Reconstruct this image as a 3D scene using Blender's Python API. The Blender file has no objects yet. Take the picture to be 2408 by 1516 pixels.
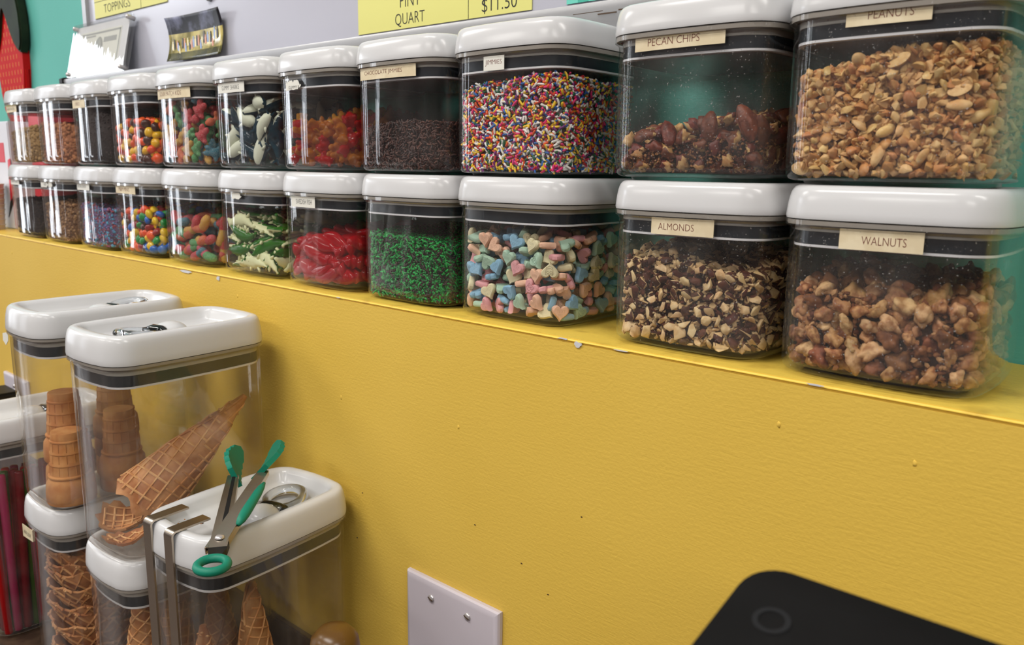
import bpy, bmesh, math, random
import numpy as np
from mathutils import Vector, Matrix, Quaternion, noise, Euler
rnd = random.Random(7)
R = np.random.RandomState(11)
PI = math.pi
sc = bpy.context.scene
COL = sc.collection

# ------------------------------------------------------------------ camera, world, lights, exposure
cd = bpy.data.cameras.new('camera')
cam = bpy.data.objects.new('camera', cd)
COL.objects.link(cam)
cd.sensor_width = 36
cd.lens = 36 * 1900 / 2408
cd.clip_start = 0.01
CAMX = Vector((0.7563, 0.6541, 0.0143))
DOWN = Vector((0.1341, -0.1336, -0.9819))
FWD = Vector((-0.6403, 0.7445, -0.1888))
Mx = Matrix((CAMX, -DOWN, -FWD)).transposed().to_4x4()
Mx.translation = Vector((0.0, -0.4674, 0.1226))
cam.matrix_world = Mx
cd.dof.use_dof = True
cd.dof.focus_distance = 0.64
cd.dof.aperture_fstop = 13
sc.camera = cam

w = bpy.data.worlds.new('world')
sc.world = w
w.use_nodes = True
w.node_tree.nodes['Background'].inputs[0].default_value = (0.75, 0.85, 1.0, 1)
w.node_tree.nodes['Background'].inputs[1].default_value = 1.2

def area(name, loc, target, sx, sy, power, col=(1, 1, 1)):
    l = bpy.data.lights.new(name, 'AREA')
    l.shape = 'RECTANGLE'
    l.size = sx
    l.size_y = sy
    l.energy = power
    l.color = col
    o = bpy.data.objects.new(name, l)
    COL.objects.link(o)
    o.location = loc
    o.rotation_euler = (Vector(target) - Vector(loc)).to_track_quat('-Z', 'Y').to_euler()
    return o

WINDOWS = [(-0.95, 0.24), (-1.45, 0.24), (-2.45, 0.30)]
for yy, ww in WINDOWS:
    area('window_daylight', (-4.42, yy, 0.25), (0, yy, 0.25), ww - 0.08, 1.5, 5, (0.90, 0.94, 1.0))
area('added_glare_light', (-4.44, -1.225, 1.11), (0, -1.225, 1.11), 1.0, 0.22, 9, (0.90, 0.94, 1.0))  # added source, only there to throw glare onto the acrylic frame
LAMPS = [(-2.6, -0.9), (-0.7, -0.9), (1.2, -0.9), (-2.6, -2.5), (-0.7, -2.5), (1.2, -2.5)]
for lx, ly in LAMPS:
    area('ceiling_lamp_light', (lx, ly, 1.445), (lx, ly, 0), 1.1, 0.26, 21.5, (1.0, 0.97, 0.93))

sc.view_settings.view_transform = 'Standard'
sc.view_settings.look = 'None'
sc.view_settings.exposure = 0.0
sc.view_settings.gamma = 1
sc.view_settings.use_curve_mapping = False
cy = sc.cycles
cy.max_bounces = 12
cy.diffuse_bounces = 3
cy.glossy_bounces = 5
cy.transmission_bounces = 8
cy.transparent_max_bounces = 36
cy.sample_clamp_indirect = 5
cy.use_denoising = True
cy.caustics_reflective = False
cy.caustics_refractive = False

# ------------------------------------------------------------------ materials
def lin(c):
    return tuple(((x / 255) / 12.92 if x / 255 <= 0.04045 else ((x / 255 + 0.055) / 1.055) ** 2.4) for x in c) + (1,)

def newmat(name):
    m = bpy.data.materials.new(name)
    m.use_nodes = True
    nt = m.node_tree
    return m, nt, nt.nodes['Principled BSDF'], nt.nodes['Material Output']

def N(nt, t, **k):
    n = nt.nodes.new(t)
    for a, b in k.items():
        setattr(n, a, b)
    return n

def mat(name, col, rough=0.5, spec=0.5, metal=0, col2=None, nscale=40, nlo=0.4, nhi=0.6, bump=0, bscale=200, bstretch=None,
        var=0, trans=0, coat=0, sss=0, ior=1.45):
    m, nt, p, out = newmat(name)
    p.inputs['Base Color'].default_value = lin(col)
    p.inputs['Roughness'].default_value = rough
    p.inputs['Metallic'].default_value = metal
    p.inputs['Specular IOR Level'].default_value = spec
    p.inputs['IOR'].default_value = ior
    p.inputs['Transmission Weight'].default_value = trans
    p.inputs['Coat Weight'].default_value = coat
    if sss:
        p.inputs['Subsurface Weight'].default_value = sss
        p.inputs['Subsurface Radius'].default_value = (0.004, 0.003, 0.002)
        p.inputs['Subsurface Scale'].default_value = 1
    tc = N(nt, 'ShaderNodeTexCoord')
    src = None
    if col2 is not None:
        nz = N(nt, 'ShaderNodeTexNoise')
        nz.inputs['Scale'].default_value = nscale
        nz.inputs['Detail'].default_value = 4
        nt.links.new(tc.outputs['Object'], nz.inputs['Vector'])
        if var:
            oi0 = N(nt, 'ShaderNodeObjectInfo')
            ad = N(nt, 'ShaderNodeVectorMath', operation='ADD')
            nt.links.new(tc.outputs['Object'], ad.inputs[0])
            nt.links.new(oi0.outputs['Random'], ad.inputs[1])
            nt.links.new(ad.outputs[0], nz.inputs['Vector'])
        cr = N(nt, 'ShaderNodeValToRGB')
        cr.color_ramp.elements[0].position = nlo
        cr.color_ramp.elements[0].color = lin(col)
        cr.color_ramp.elements[1].position = nhi
        cr.color_ramp.elements[1].color = lin(col2)
        nt.links.new(nz.outputs['Fac'], cr.inputs['Fac'])
        src = cr.outputs['Color']
    if var:
        oi = N(nt, 'ShaderNodeObjectInfo')
        hs = N(nt, 'ShaderNodeHueSaturation')
        mr = N(nt, 'ShaderNodeMapRange')
        mr.inputs['To Min'].default_value = 1 - var
        mr.inputs['To Max'].default_value = 1 + var * 0.8
        nt.links.new(oi.outputs['Random'], mr.inputs['Value'])
        nt.links.new(mr.outputs[0], hs.inputs['Value'])
        mr2 = N(nt, 'ShaderNodeMapRange')
        mr2.inputs['To Min'].default_value = 0.5 + var * 0.07
        mr2.inputs['To Max'].default_value = 0.5 - var * 0.07
        fr = N(nt, 'ShaderNodeMath', operation='FRACT')
        ml = N(nt, 'ShaderNodeMath', operation='MULTIPLY')
        ml.inputs[1].default_value = 7.31
        nt.links.new(oi.outputs['Random'], ml.inputs[0])
        nt.links.new(ml.outputs[0], fr.inputs[0])
        nt.links.new(fr.outputs[0], mr2.inputs['Value'])
        nt.links.new(mr2.outputs[0], hs.inputs['Hue'])
        if src:
            nt.links.new(src, hs.inputs['Color'])
        else:
            hs.inputs['Color'].default_value = lin(col)
        src = hs.outputs['Color']
    if src:
        nt.links.new(src, p.inputs['Base Color'])
    if bump:
        nb = N(nt, 'ShaderNodeTexNoise')
        nb.inputs['Scale'].default_value = bscale
        nb.inputs['Detail'].default_value = 3
        if bstretch:
            mp = N(nt, 'ShaderNodeMapping')
            mp.inputs['Scale'].default_value = bstretch
            nt.links.new(tc.outputs['Object'], mp.inputs['Vector'])
            nt.links.new(mp.outputs[0], nb.inputs['Vector'])
        else:
            nt.links.new(tc.outputs['Object'], nb.inputs['Vector'])
        b = N(nt, 'ShaderNodeBump')
        b.inputs['Strength'].default_value = bump
        b.inputs['Distance'].default_value = 0.001
        nt.links.new(nb.outputs['Fac'], b.inputs['Height'])
        nt.links.new(b.outputs['Normal'], p.inputs['Normal'])
    return m

def attrmat(name, rough=0.35, spec=0.5, bump=0, bscale=900):
    m = mat(name, (255, 255, 255), rough, spec, bump=bump, bscale=bscale)
    nt = m.node_tree
    a = N(nt, 'ShaderNodeAttribute', attribute_name='col')
    nt.links.new(a.outputs['Color'], nt.nodes['Principled BSDF'].inputs['Base Color'])
    return m

def plastic(name, tint=(0.985, 0.985, 0.98), dust=0.02, speck=0.0):
    m, nt, p, out = newmat(name)
    nt.nodes.remove(p)
    tr = N(nt, 'ShaderNodeBsdfTransparent')
    tr.inputs[0].default_value = tint + (1,)
    gl = N(nt, 'ShaderNodeBsdfGlossy')
    gl.inputs['Roughness'].default_value = 0.03
    gl.inputs['Color'].default_value = (1, 1, 1, 1)
    fr = N(nt, 'ShaderNodeFresnel')
    ge = N(nt, 'ShaderNodeNewGeometry')          # same reflectance on both sides of each thin wall
    mi_ = N(nt, 'ShaderNodeMapRange')
    mi_.inputs['To Min'].default_value = 1.42
    mi_.inputs['To Max'].default_value = 1 / 1.42
    nt.links.new(ge.outputs['Backfacing'], mi_.inputs['Value'])
    nt.links.new(mi_.outputs[0], fr.inputs['IOR'])
    mx = N(nt, 'ShaderNodeMixShader')
    nt.links.new(fr.outputs[0], mx.inputs[0])
    nt.links.new(tr.outputs[0], mx.inputs[1])
    nt.links.new(gl.outputs[0], mx.inputs[2])
    tc = N(nt, 'ShaderNodeTexCoord')
    mp = N(nt, 'ShaderNodeMapping')
    mp.inputs['Scale'].default_value = (60, 60, 5)
    nt.links.new(tc.outputs['Object'], mp.inputs['Vector'])
    nz = N(nt, 'ShaderNodeTexNoise')
    nz.inputs['Scale'].default_value = 1
    nt.links.new(mp.outputs[0], nz.inputs['Vector'])
    bp = N(nt, 'ShaderNodeBump')
    bp.inputs['Strength'].default_value = 0.25
    bp.inputs['Distance'].default_value = 0.0012
    nt.links.new(nz.outputs['Fac'], bp.inputs['Height'])
    nt.links.new(bp.outputs[0], gl.inputs['Normal'])
    df = N(nt, 'ShaderNodeBsdfDiffuse')
    df.inputs[0].default_value = (0.62, 0.6, 0.58, 1)
    n2 = N(nt, 'ShaderNodeTexNoise')
    n2.inputs['Scale'].default_value = 25
    n2.inputs['Detail'].default_value = 5
    nt.links.new(tc.outputs['Object'], n2.inputs['Vector'])
    mr = N(nt, 'ShaderNodeMapRange')
    mr.inputs['From Min'].default_value = 0.4
    mr.inputs['From Max'].default_value = 0.75
    mr.inputs['To Min'].default_value = dust * 0.35
    mr.inputs['To Max'].default_value = dust * 2
    nt.links.new(n2.outputs['Fac'], mr.inputs['Value'])
    fac = mr.outputs[0]
    if speck:
        vo = N(nt, 'ShaderNodeTexNoise')
        vo.inputs['Scale'].default_value = 700
        vo.inputs['Detail'].default_value = 1
        nt.links.new(tc.outputs['Object'], vo.inputs['Vector'])
        m3 = N(nt, 'ShaderNodeMapRange')
        m3.inputs['From Min'].default_value = 0.70
        m3.inputs['From Max'].default_value = 0.78
        m3.inputs['To Max'].default_value = speck
        nt.links.new(vo.outputs['Fac'], m3.inputs['Value'])
        ad = N(nt, 'ShaderNodeMath', operation='ADD')
        nt.links.new(fac, ad.inputs[0])
        nt.links.new(m3.outputs[0], ad.inputs[1])
        fac = ad.outputs[0]
    m2 = N(nt, 'ShaderNodeMixShader')
    nt.links.new(fac, m2.inputs[0])
    nt.links.new(mx.outputs[0], m2.inputs[1])
    nt.links.new(df.outputs[0], m2.inputs[2])
    nt.links.new(m2.outputs[0], out.inputs['Surface'])
    return m

def gummy(name, col, rough=0.25, alpha=0.35, sugar=0):
    """translucent jelly: coloured see-through part + translucent body + gloss"""
    m, nt, p, out = newmat(name)
    p.inputs['Base Color'].default_value = lin(col)
    p.inputs['Roughness'].default_value = rough
    p.inputs['Specular IOR Level'].default_value = 0.6 if not sugar else 0.3
    tl = N(nt, 'ShaderNodeBsdfTranslucent')
    tl.inputs[0].default_value = lin(col)
    mx = N(nt, 'ShaderNodeMixShader')
    mx.inputs[0].default_value = 0.4
    nt.links.new(p.outputs[0], mx.inputs[1])
    nt.links.new(tl.outputs[0], mx.inputs[2])
    last = mx
    if alpha:
        tr = N(nt, 'ShaderNodeBsdfTransparent')
        c = lin(col)
        tr.inputs[0].default_value = (min(1, c[0] ** .5), min(1, c[1] ** .5), min(1, c[2] ** .5), 1)
        m2 = N(nt, 'ShaderNodeMixShader')
        m2.inputs[0].default_value = alpha
        nt.links.new(mx.outputs[0], m2.inputs[1])
        nt.links.new(tr.outputs[0], m2.inputs[2])
        last = m2
    tc = N(nt, 'ShaderNodeTexCoord')
    if sugar:
        nz = N(nt, 'ShaderNodeTexNoise')
        nz.inputs['Scale'].default_value = 1600
        nt.links.new(tc.outputs['Object'], nz.inputs['Vector'])
        b = N(nt, 'ShaderNodeBump')
        b.inputs['Strength'].default_value = 0.7
        b.inputs['Distance'].default_value = 0.0006
        nt.links.new(nz.outputs['Fac'], b.inputs['Height'])
        nt.links.new(b.outputs[0], p.inputs['Normal'])
        mc = N(nt, 'ShaderNodeMix', data_type='RGBA')
        mr = N(nt, 'ShaderNodeMapRange')
        mr.inputs['From Min'].default_value = 0.45
        mr.inputs['From Max'].default_value = 0.7
        mr.inputs['To Max'].default_value = sugar
        nt.links.new(nz.outputs['Fac'], mr.inputs['Value'])
        nt.links.new(mr.outputs[0], mc.inputs['Factor'])
        mc.inputs['A'].default_value = lin(col)
        mc.inputs['B'].default_value = lin((240, 225, 215))
        nt.links.new(mc.outputs['Result'], p.inputs['Base Color'])
    nt.links.new(last.outputs[0], out.inputs['Surface'])
    return m

def emis(name, col, s):
    m, nt, p, out = newmat(name)
    p.inputs['Base Color'].default_value = lin(col)
    p.inputs['Emission Color'].default_value = lin(col)
    p.inputs['Emission Strength'].default_value = s
    return m

def wallmat(name, c1, c2, bump):
    m = mat(name, c1, 0.62, 0.3, col2=c2, nscale=3, nlo=0.3, nhi=0.7)
    nt = m.node_tree
    p = nt.nodes['Principled BSDF']
    tc = N(nt, 'ShaderNodeTexCoord')
    n1 = N(nt, 'ShaderNodeTexNoise')
    n1.inputs['Scale'].default_value = 380
    n1.inputs['Detail'].default_value = 4
    nt.links.new(tc.outputs['Object'], n1.inputs['Vector'])
    mp = N(nt, 'ShaderNodeMapping')
    mp.inputs['Rotation'].default_value = (0, 0.5, 0)
    mp.inputs['Scale'].default_value = (60, 60, 650)
    nt.links.new(tc.outputs['Object'], mp.inputs['Vector'])
    n2 = N(nt, 'ShaderNodeTexNoise')
    n2.inputs['Scale'].default_value = 1
    n2.inputs['Distortion'].default_value = 0.6
    nt.links.new(mp.outputs[0], n2.inputs['Vector'])
    n3 = N(nt, 'ShaderNodeTexNoise')
    n3.inputs['Scale'].default_value = 6
    nt.links.new(tc.outputs['Object'], n3.inputs['Vector'])
    ml = N(nt, 'ShaderNodeMath', operation='MULTIPLY')
    nt.links.new(n2.outputs['Fac'], ml.inputs[0])
    nt.links.new(n3.outputs['Fac'], ml.inputs[1])
    ad = N(nt, 'ShaderNodeMath', operation='ADD')
    nt.links.new(ml.outputs[0], ad.inputs[0])
    nt.links.new(n1.outputs['Fac'], ad.inputs[1])
    b = N(nt, 'ShaderNodeBump')
    b.inputs['Strength'].default_value = bump
    b.inputs['Distance'].default_value = 0.0012
    nt.links.new(ad.outputs[0], b.inputs['Height'])
    nt.links.new(b.outputs[0], p.inputs['Normal'])
    return m

M = {}
M['yellow'] = wallmat('yellow_paint', (224, 188, 84), (217, 180, 74), 0.22)
M['yellow_worn'] = mat('worn_yellow_paint', (232, 198, 84), 0.4, col2=(176, 140, 52), nscale=30, nlo=0.55, nhi=0.8, bump=0.3, bscale=250)
M['teal'] = wallmat('teal_paint', (96, 180, 168), (90, 174, 162), 0.15)
M['lower_wall'] = mat('pale_paint', (214, 214, 220), 0.6)
M['white_ceiling'] = mat('ceiling_paint', (232, 230, 226), 0.8)
M['room_wall'] = mat('room_paint', (122, 110, 112), 0.7)
M['floor'] = mat('floor_tile', (120, 108, 100), 0.4, col2=(96, 86, 80), nscale=2)
M['counter'] = mat('dark_counter', (56, 42, 34), 0.3, col2=(84, 66, 52), nscale=60, nlo=0.45, nhi=0.75)
M['board'] = mat('whiteboard', (186, 186, 198), 0.22, 0.5)
M['alu'] = mat('grey_aluminium', (172, 172, 174), 0.38, 0.5, metal=0.35, bump=0.05, bscale=400)
M['steel'] = mat('brushed_steel', (196, 184, 168), 0.28, 0.5, metal=1, bump=0.15, bscale=60, bstretch=(1, 1, 12))
M['black_plastic'] = mat('black_plastic', (22, 21, 21), 0.5, 0.35, bump=0.05, bscale=600)
M['rubber_black'] = mat('black_rubber', (16, 16, 17), 0.5, 0.4)
M['lid'] = mat('white_lid', (205, 205, 206), 0.2, 0.38)
M['clear'] = plastic('clear_plastic', dust=0.013)
M['clear_dusty'] = plastic('dusty_clear_plastic', dust=0.022, speck=0.4)
M['clear_tall'] = plastic('clear_tall_plastic', tint=(0.98, 0.975, 0.965), dust=0.03)
M['flange'] = mat('smoky_flange', (150, 144, 136), 0.15, 0.6)
M['collar'] = mat('frosted_collar', (176, 174, 168), 0.35, 0.4)
M['gasket'] = mat('navy_gasket', (24, 34, 42), 0.2, 0.5)
M['strip'] = mat('white_seal', (226, 226, 230), 0.3)
M['plug'] = mat('smoky_plug', (92, 80, 74), 0.25, 0.5)
M['label_cream'] = mat('cream_label', (224, 210, 178), 0.55, col2=(214, 198, 164), nscale=90)
M['label_white'] = mat('white_label', (222, 220, 210), 0.55)
M['ink_brown'] = mat('brown_ink', (112, 52, 40), 0.6)
M['ink_black'] = mat('black_ink', (30, 28, 28), 0.6)
M['card_yellow'] = mat('yellow_card', (222, 218, 128), 0.5)
M['card_aqua'] = mat('aqua_card', (110, 208, 190), 0.5)
M['card_aqua2'] = mat('deep_aqua_card', (70, 178, 158), 0.5)
M['plate'] = mat('wall_plate', (196, 188, 196), 0.3)
M['screw'] = mat('screw_metal', (205, 200, 200), 0.25, metal=0.6)
M['green_sil'] = mat('green_silicone', (14, 122, 98), 0.5, 0.4, bump=0.1, bscale=900)
M['primer'] = mat('bare_primer', (205, 205, 208), 0.5)
M['speckdark'] = mat('dark_speck', (70, 50, 30), 0.6)
M['attr'] = attrmat('candy_coat', 0.38, 0.45)
M['attr_dull'] = attrmat('crumb', 0.75, 0.2, bump=0.3)
M['glass'] = mat('clear_knob', (235, 240, 245), 0.03, 0.5, trans=1, ior=1.47)

# ------------------------------------------------------------------ geometry helpers
def mk(name, verts, faces, mats, parent=None, smooth=False, loc=None, midx=None):
    me = bpy.data.meshes.new(name)
    me.from_pydata([tuple(v) for v in verts], [], faces)
    if not isinstance(mats, (list, tuple)):
        mats = [mats]
    for m in mats:
        me.materials.append(m)
    if midx is not None:
        me.polygons.foreach_set('material_index', midx)
    if smooth:
        me.polygons.foreach_set('use_smooth', [True] * len(me.polygons))
    me.update()
    o = bpy.data.objects.new(name, me)
    COL.objects.link(o)
    if parent:
        o.parent = parent
    if loc:
        o.location = loc
    return o

def bmobj(name, bm, mats, parent=None, smooth=True, angle=None):
    me = bpy.data.meshes.new(name)
    bmesh.ops.recalc_face_normals(bm, faces=bm.faces[:])
    bm.to_mesh(me)
    bm.free()
    if not isinstance(mats, (list, tuple)):
        mats = [mats]
    for m in mats:
        me.materials.append(m)
    if smooth:
        me.polygons.foreach_set('use_smooth', [True] * len(me.polygons))
        if angle is not None:
            me.set_sharp_from_angle(angle=angle)
    o = bpy.data.objects.new(name, me)
    COL.objects.link(o)
    if parent:
        o.parent = parent
    return o

def thing(name, label, cat, loc=(0, 0, 0), rotz=0, group=None):
    o = bpy.data.objects.new(name, None)
    o.empty_display_size = 0.02
    COL.objects.link(o)
    o.location = loc
    o.rotation_euler = (0, 0, rotz)
    tag(o, label, cat, group)
    return o

def tag(o, label, cat, group=None, kind=None):
    o['label'] = label
    o['category'] = cat
    if group:
        o['group'] = group
    if kind:
        o['kind'] = kind
    return o

def struct(o, label=None):
    o['kind'] = 'structure'
    if label:
        o['label'] = label
    return o

def bx(bm, x0, x1, y0, y1, z0, z1, bev=0, seg=2):
    r = bmesh.ops.create_cube(bm, size=1)
    vs = r['verts']
    for v in vs:
        v.co = Vector(((x0 + x1) / 2 + v.co.x * (x1 - x0), (y0 + y1) / 2 + v.co.y * (y1 - y0), (z0 + z1) / 2 + v.co.z * (z1 - z0)))
    if bev:
        es = list({e for v in vs for e in v.link_edges})
        bmesh.ops.bevel(bm, geom=es, offset=bev, segments=seg, affect='EDGES')

def box(name, x0, x1, y0, y1, z0, z1, m, parent=None, bev=0):
    bm = bmesh.new()
    bx(bm, x0, x1, y0, y1, z0, z1, bev)
    return bmobj(name, bm, m, parent, smooth=bool(bev), angle=0.6)

def rr(w, d, r, inset=0, n=7, bulge=None):
    """rounded rectangle outline, CCW, centred"""
    a, b, r2 = w / 2 - inset, d / 2 - inset, max(r - inset, 0.0008)
    pts = []
    C_ = ((a - r2, b - r2, 0), (-a + r2, b - r2, PI / 2), (-a + r2, -b + r2, PI), (a - r2, -b + r2, 1.5 * PI))
    for q, (cx, cyy, t0) in enumerate(C_):
        for i in range(n + 1):
            t = t0 + i / n * PI / 2
            pts.append((cx + r2 * math.cos(t), cyy + r2 * math.sin(t)))
        if bulge is not None:                # gently convex side to the next corner
            nx, ny, t1 = C_[(q + 1) % 4]
            p0, p1 = Vector(pts[-1]), Vector((nx + r2 * math.cos(t1), ny + r2 * math.sin(t1)))
            o_ = Vector((math.cos(t1), math.sin(t1))) * bulge
            for i in range(1, 8):
                u = i / 8
                pts.append(tuple(p0.lerp(p1, u) + o_ * (4 * u * (1 - u)) ** .8))
    return pts
BULGE = 0.0021

def loft(name, w, d, r, prof, m, parent=None, cap0=True, cap1=True, n=7, closed=False, bulge=None):
    """prof: list of (inset, z)"""
    vs, fs = [], []
    for ins, z in prof:
        ring = rr(w, d, r, ins, n, bulge)
        L = len(ring)
        vs += [(x, y, z) for x, y in ring]
    K = len(prof)
    for k in range(K - 1 + (1 if closed else 0)):
        a, b = k * L, ((k + 1) % K) * L
        for i in range(L):
            j = (i + 1) % L
            fs.append((a + i, a + j, b + j, b + i))
    if not closed:
        if cap0:
            fs.append(tuple(range(L - 1, -1, -1)))
        if cap1:
            fs.append(tuple((K - 1) * L + i for i in range(L)))
    o = mk(name, vs, fs, m, parent, smooth=True)
    o.data.set_sharp_from_angle(angle=0.9)
    return o

def lathe(bm, prof, n=24, M4=None, mi=0):
    rings = []
    for r, z in prof:
        if r < 1e-6:
            v = bm.verts.new((0, 0, z))
            rings.append([v])
        else:
            rings.append([bm.verts.new((r * math.cos(2 * PI * i / n), r * math.sin(2 * PI * i / n), z)) for i in range(n)])
    fs = []
    for a, b in zip(rings, rings[1:]):
        for i in range(n):
            j = (i + 1) % n
            if len(a) == 1 and len(b) == 1:
                continue
            if len(a) == 1:
                fs.append(bm.faces.new((a[0], b[i], b[j])))
            elif len(b) == 1:
                fs.append(bm.faces.new((a[i], a[j], b[0])))
            else:
                fs.append(bm.faces.new((a[i], a[j], b[j], b[i])))
    for f in fs:
        f.material_index = mi
    if M4:
        bmesh.ops.transform(bm, matrix=M4, verts=[v for rg in rings for v in rg])

def tube(bm, pts, rads, n=8, cap=True, flat=1.0, up=None, mi=None):
    """swept round section along pts, radius per point"""
    P = [Vector(p) for p in pts]
    rings = []
    up = Vector(up) if up else Vector((0, 0, 1))
    for i, p in enumerate(P):
        t = (P[min(i + 1, len(P) - 1)] - P[max(i - 1, 0)]).normalized()
        a = up - t * up.dot(t)
        if a.length < 1e-4:
            a = Vector((1, 0, 0)) - t * t.x
        a.normalize()
        b = t.cross(a)
        r = rads[i] if isinstance(rads, (list, tuple)) else rads
        rings.append([bm.verts.new(p + a * (math.cos(2 * PI * k / n) * r * flat) + b * (math.sin(2 * PI * k / n) * r)) for k in range(n)])
    for q, (a, b) in enumerate(zip(rings, rings[1:])):
        for i in range(n):
            j = (i + 1) % n
            f = bm.faces.new((a[i], a[j], b[j], b[i]))
            if mi:
                f.material_index = mi[q]
    if cap:
        f = bm.faces.new(rings[0])
        f2 = bm.faces.new(list(reversed(rings[-1])))
        if mi:
            f.material_index = mi[0]
            f2.material_index = mi[-1]
    return rings

def prism(bm, outline, y0, y1, bev=0):
    """outline in x,z extruded in y"""
    a = [bm.verts.new((x, y0, z)) for x, z in outline]
    b = [bm.verts.new((x, y1, z)) for x, z in outline]
    n = len(a)
    fs = [bm.faces.new(a), bm.faces.new(list(reversed(b)))]
    for i in range(n):
        j = (i + 1) % n
        bm.faces.new((a[i], b[i], b[j], a[j]))
    if bev:
        es = [e for f in fs for e in f.edges]
        bmesh.ops.bevel(bm, geom=es, offset=bev, segments=2, affect='EDGES')

_txt = {}
def text_mesh(s):
    if s in _txt:
        return _txt[s]
    cu = bpy.data.curves.new('text', 'FONT')
    cu.body = s
    cu.size = 1
    cu.resolution_u = 3
    cu.offset = -0.012
    o = bpy.data.objects.new('text', cu)
    COL.objects.link(o)
    dg = bpy.context.evaluated_depsgraph_get()
    me = o.evaluated_get(dg).to_mesh()
    vs = np.array([v.co[:] for v in me.vertices])
    fs = [tuple(p.vertices) for p in me.polygons]
    o.to_mesh_clear()
    bpy.data.objects.remove(o)
    bpy.data.curves.remove(cu)
    vs[:, :2] -= vs[:, :2].min(0)
    wh = vs[:, :2].max(0)
    _txt[s] = (vs, fs, wh)
    return _txt[s]

def lettering(s, x0, z0, w, h, y, m, parent, name='lettering', shear=0.0):
    """text in the xz plane facing -y, lower left at x0,z0"""
    vs, fs, wh = text_mesh(s)
    out = [(x0 + v[0] / wh[0] * w, y, z0 + v[1] / wh[1] * h + shear * v[0] / wh[0]) for v in vs]
    return mk(name, out, fs, m, parent)

# ------------------------------------------------------------------ the setting
YW = 0.145     # teal wall
ZC = -0.461    # counter top
X0, X1, Y0, ZF, ZT = -4.5, 3.0, -3.5, -1.30, 1.5
bm = bmesh.new()
bx(bm, X0, X1, YW, YW + 0.1, ZF, ZT)
struct(bmobj('wall_back', bm, M['teal'], smooth=False), 'teal painted wall behind the jars')
# yellow half wall with its sill
bm = bmesh.new()
bx(bm, X0, X1, 0.0, YW, ZF, -0.0035)
struct(bmobj('wall_front', bm, M['yellow'], smooth=False), 'yellow painted half wall below the ledge')
bm = bmesh.new()
bx(bm, X0, X1, -0.0002, YW, -0.0035, 0.0, 0.0016, 3)
sill = struct(bmobj('trim_1', bm, M['yellow_worn'], smooth=True, angle=0.6), 'yellow painted ledge carrying the two rows of jars')
struct(box('floor', X0, X1, Y0, YW, ZF - 0.05, ZF, M['floor']))
struct(box('ceiling', X0, X1, Y0, YW, ZT, ZT + 0.05, M['white_ceiling']))
struct(box('wall_right', X1, X1 + 0.1, Y0, YW, ZF, ZT, M['room_wall']))
struct(box('wall_rear', X0, X1, Y0 - 0.1, Y0, ZF, ZT, M['room_wall']))
# left wall with window openings plus an added slot for the glare light
bm = bmesh.new()
bx(bm, X0 - 0.1, X0, Y0, YW, ZF, -0.45)
bx(bm, X0 - 0.1, X0, Y0, YW, 0.95, 0.98)
bx(bm, X0 - 0.1, X0, Y0, YW, 1.24, ZT)
bx(bm, X0 - 0.1, X0, Y0, -1.75, 0.98, 1.24)
bx(bm, X0 - 0.1, X0, -0.7, YW, 0.98, 1.24)
edges = [YW]
for yy, ww in WINDOWS:
    edges += [yy + ww / 2, yy - ww / 2]
edges.append(Y0)
for a_, b_ in zip(edges[::2], edges[1::2]):
    bx(bm, X0 - 0.1, X0, b_, a_, -0.45, 0.95)
struct(bmobj('wall_left', bm, M['room_wall'], smooth=False))
for i, (yy, ww) in enumerate(WINDOWS):
    bm = bmesh.new()
    y0, y1 = yy - ww / 2, yy + ww / 2
    for a in ((y0, y0 + .025, -.45, .95), (y1 - .025, y1, -.45, .95), (y0, y1, -.45, -.41), (y0, y1, .91, .95), (y0, y1, .24, .27)):
        bx(bm, X0 - 0.07, X0 - 0.02, *a)
    struct(bmobj('window_%d' % (i + 1), bm, M['white_ceiling'], smooth=False))
bm = bmesh.new()  # frame of the high window added to carry the acrylic glare
for a in ((-1.75, -1.72, .98, 1.24), (-.73, -.70, .98, 1.24), (-1.75, -.70, .98, 1.0), (-1.75, -.70, 1.22, 1.24)):
    bx(bm, X0 - 0.07, X0 - 0.02, *a)
struct(bmobj('window_4', bm, M['white_ceiling'], smooth=False))
dif = emis('lamp_diffuser', (255, 246, 235), 2.5)
for i, (lx, ly) in enumerate(LAMPS):
    t = thing('ceiling_lamp', 'rectangular ceiling lamp above the shop counter', 'lamp', (lx, ly, ZT), 0, 'ceiling lamps over the counter')
    bm = bmesh.new()
    for a in ((-.62, .62, -.17, -.14), (-.62, .62, .14, .17), (-.62, -.59, -.14, .14), (.59, .62, -.14, .14)):
        bx(bm, *a, -.045, 0)
    bmobj('frame', bm, M['white_ceiling'], t, smooth=False)
    box('diffuser', -.59, .59, -.14, .14, -.03, -.02, dif, t)
# counter
t = box('counter', -2.6, 1.2, -0.60, -0.0015, ZC - 0.04, ZC, M['counter'], bev=0.004)
tag(t, 'dark brown counter top along the foot of the yellow wall', 'counter')
t = box('counter_cabinet', -2.55, 1.15, -0.56, -0.003, ZF, ZC - 0.0405, M['black_plastic'])
tag(t, 'dark cabinet carrying the brown counter top', 'cabinet')
t = box('backsplash', -2.6, 1.2, -0.009, -0.0012, ZC, -0.379, M['counter'], bev=0.0015)
tag(t, 'dark brown backsplash strip along the foot of the yellow wall', 'backsplash')

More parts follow.
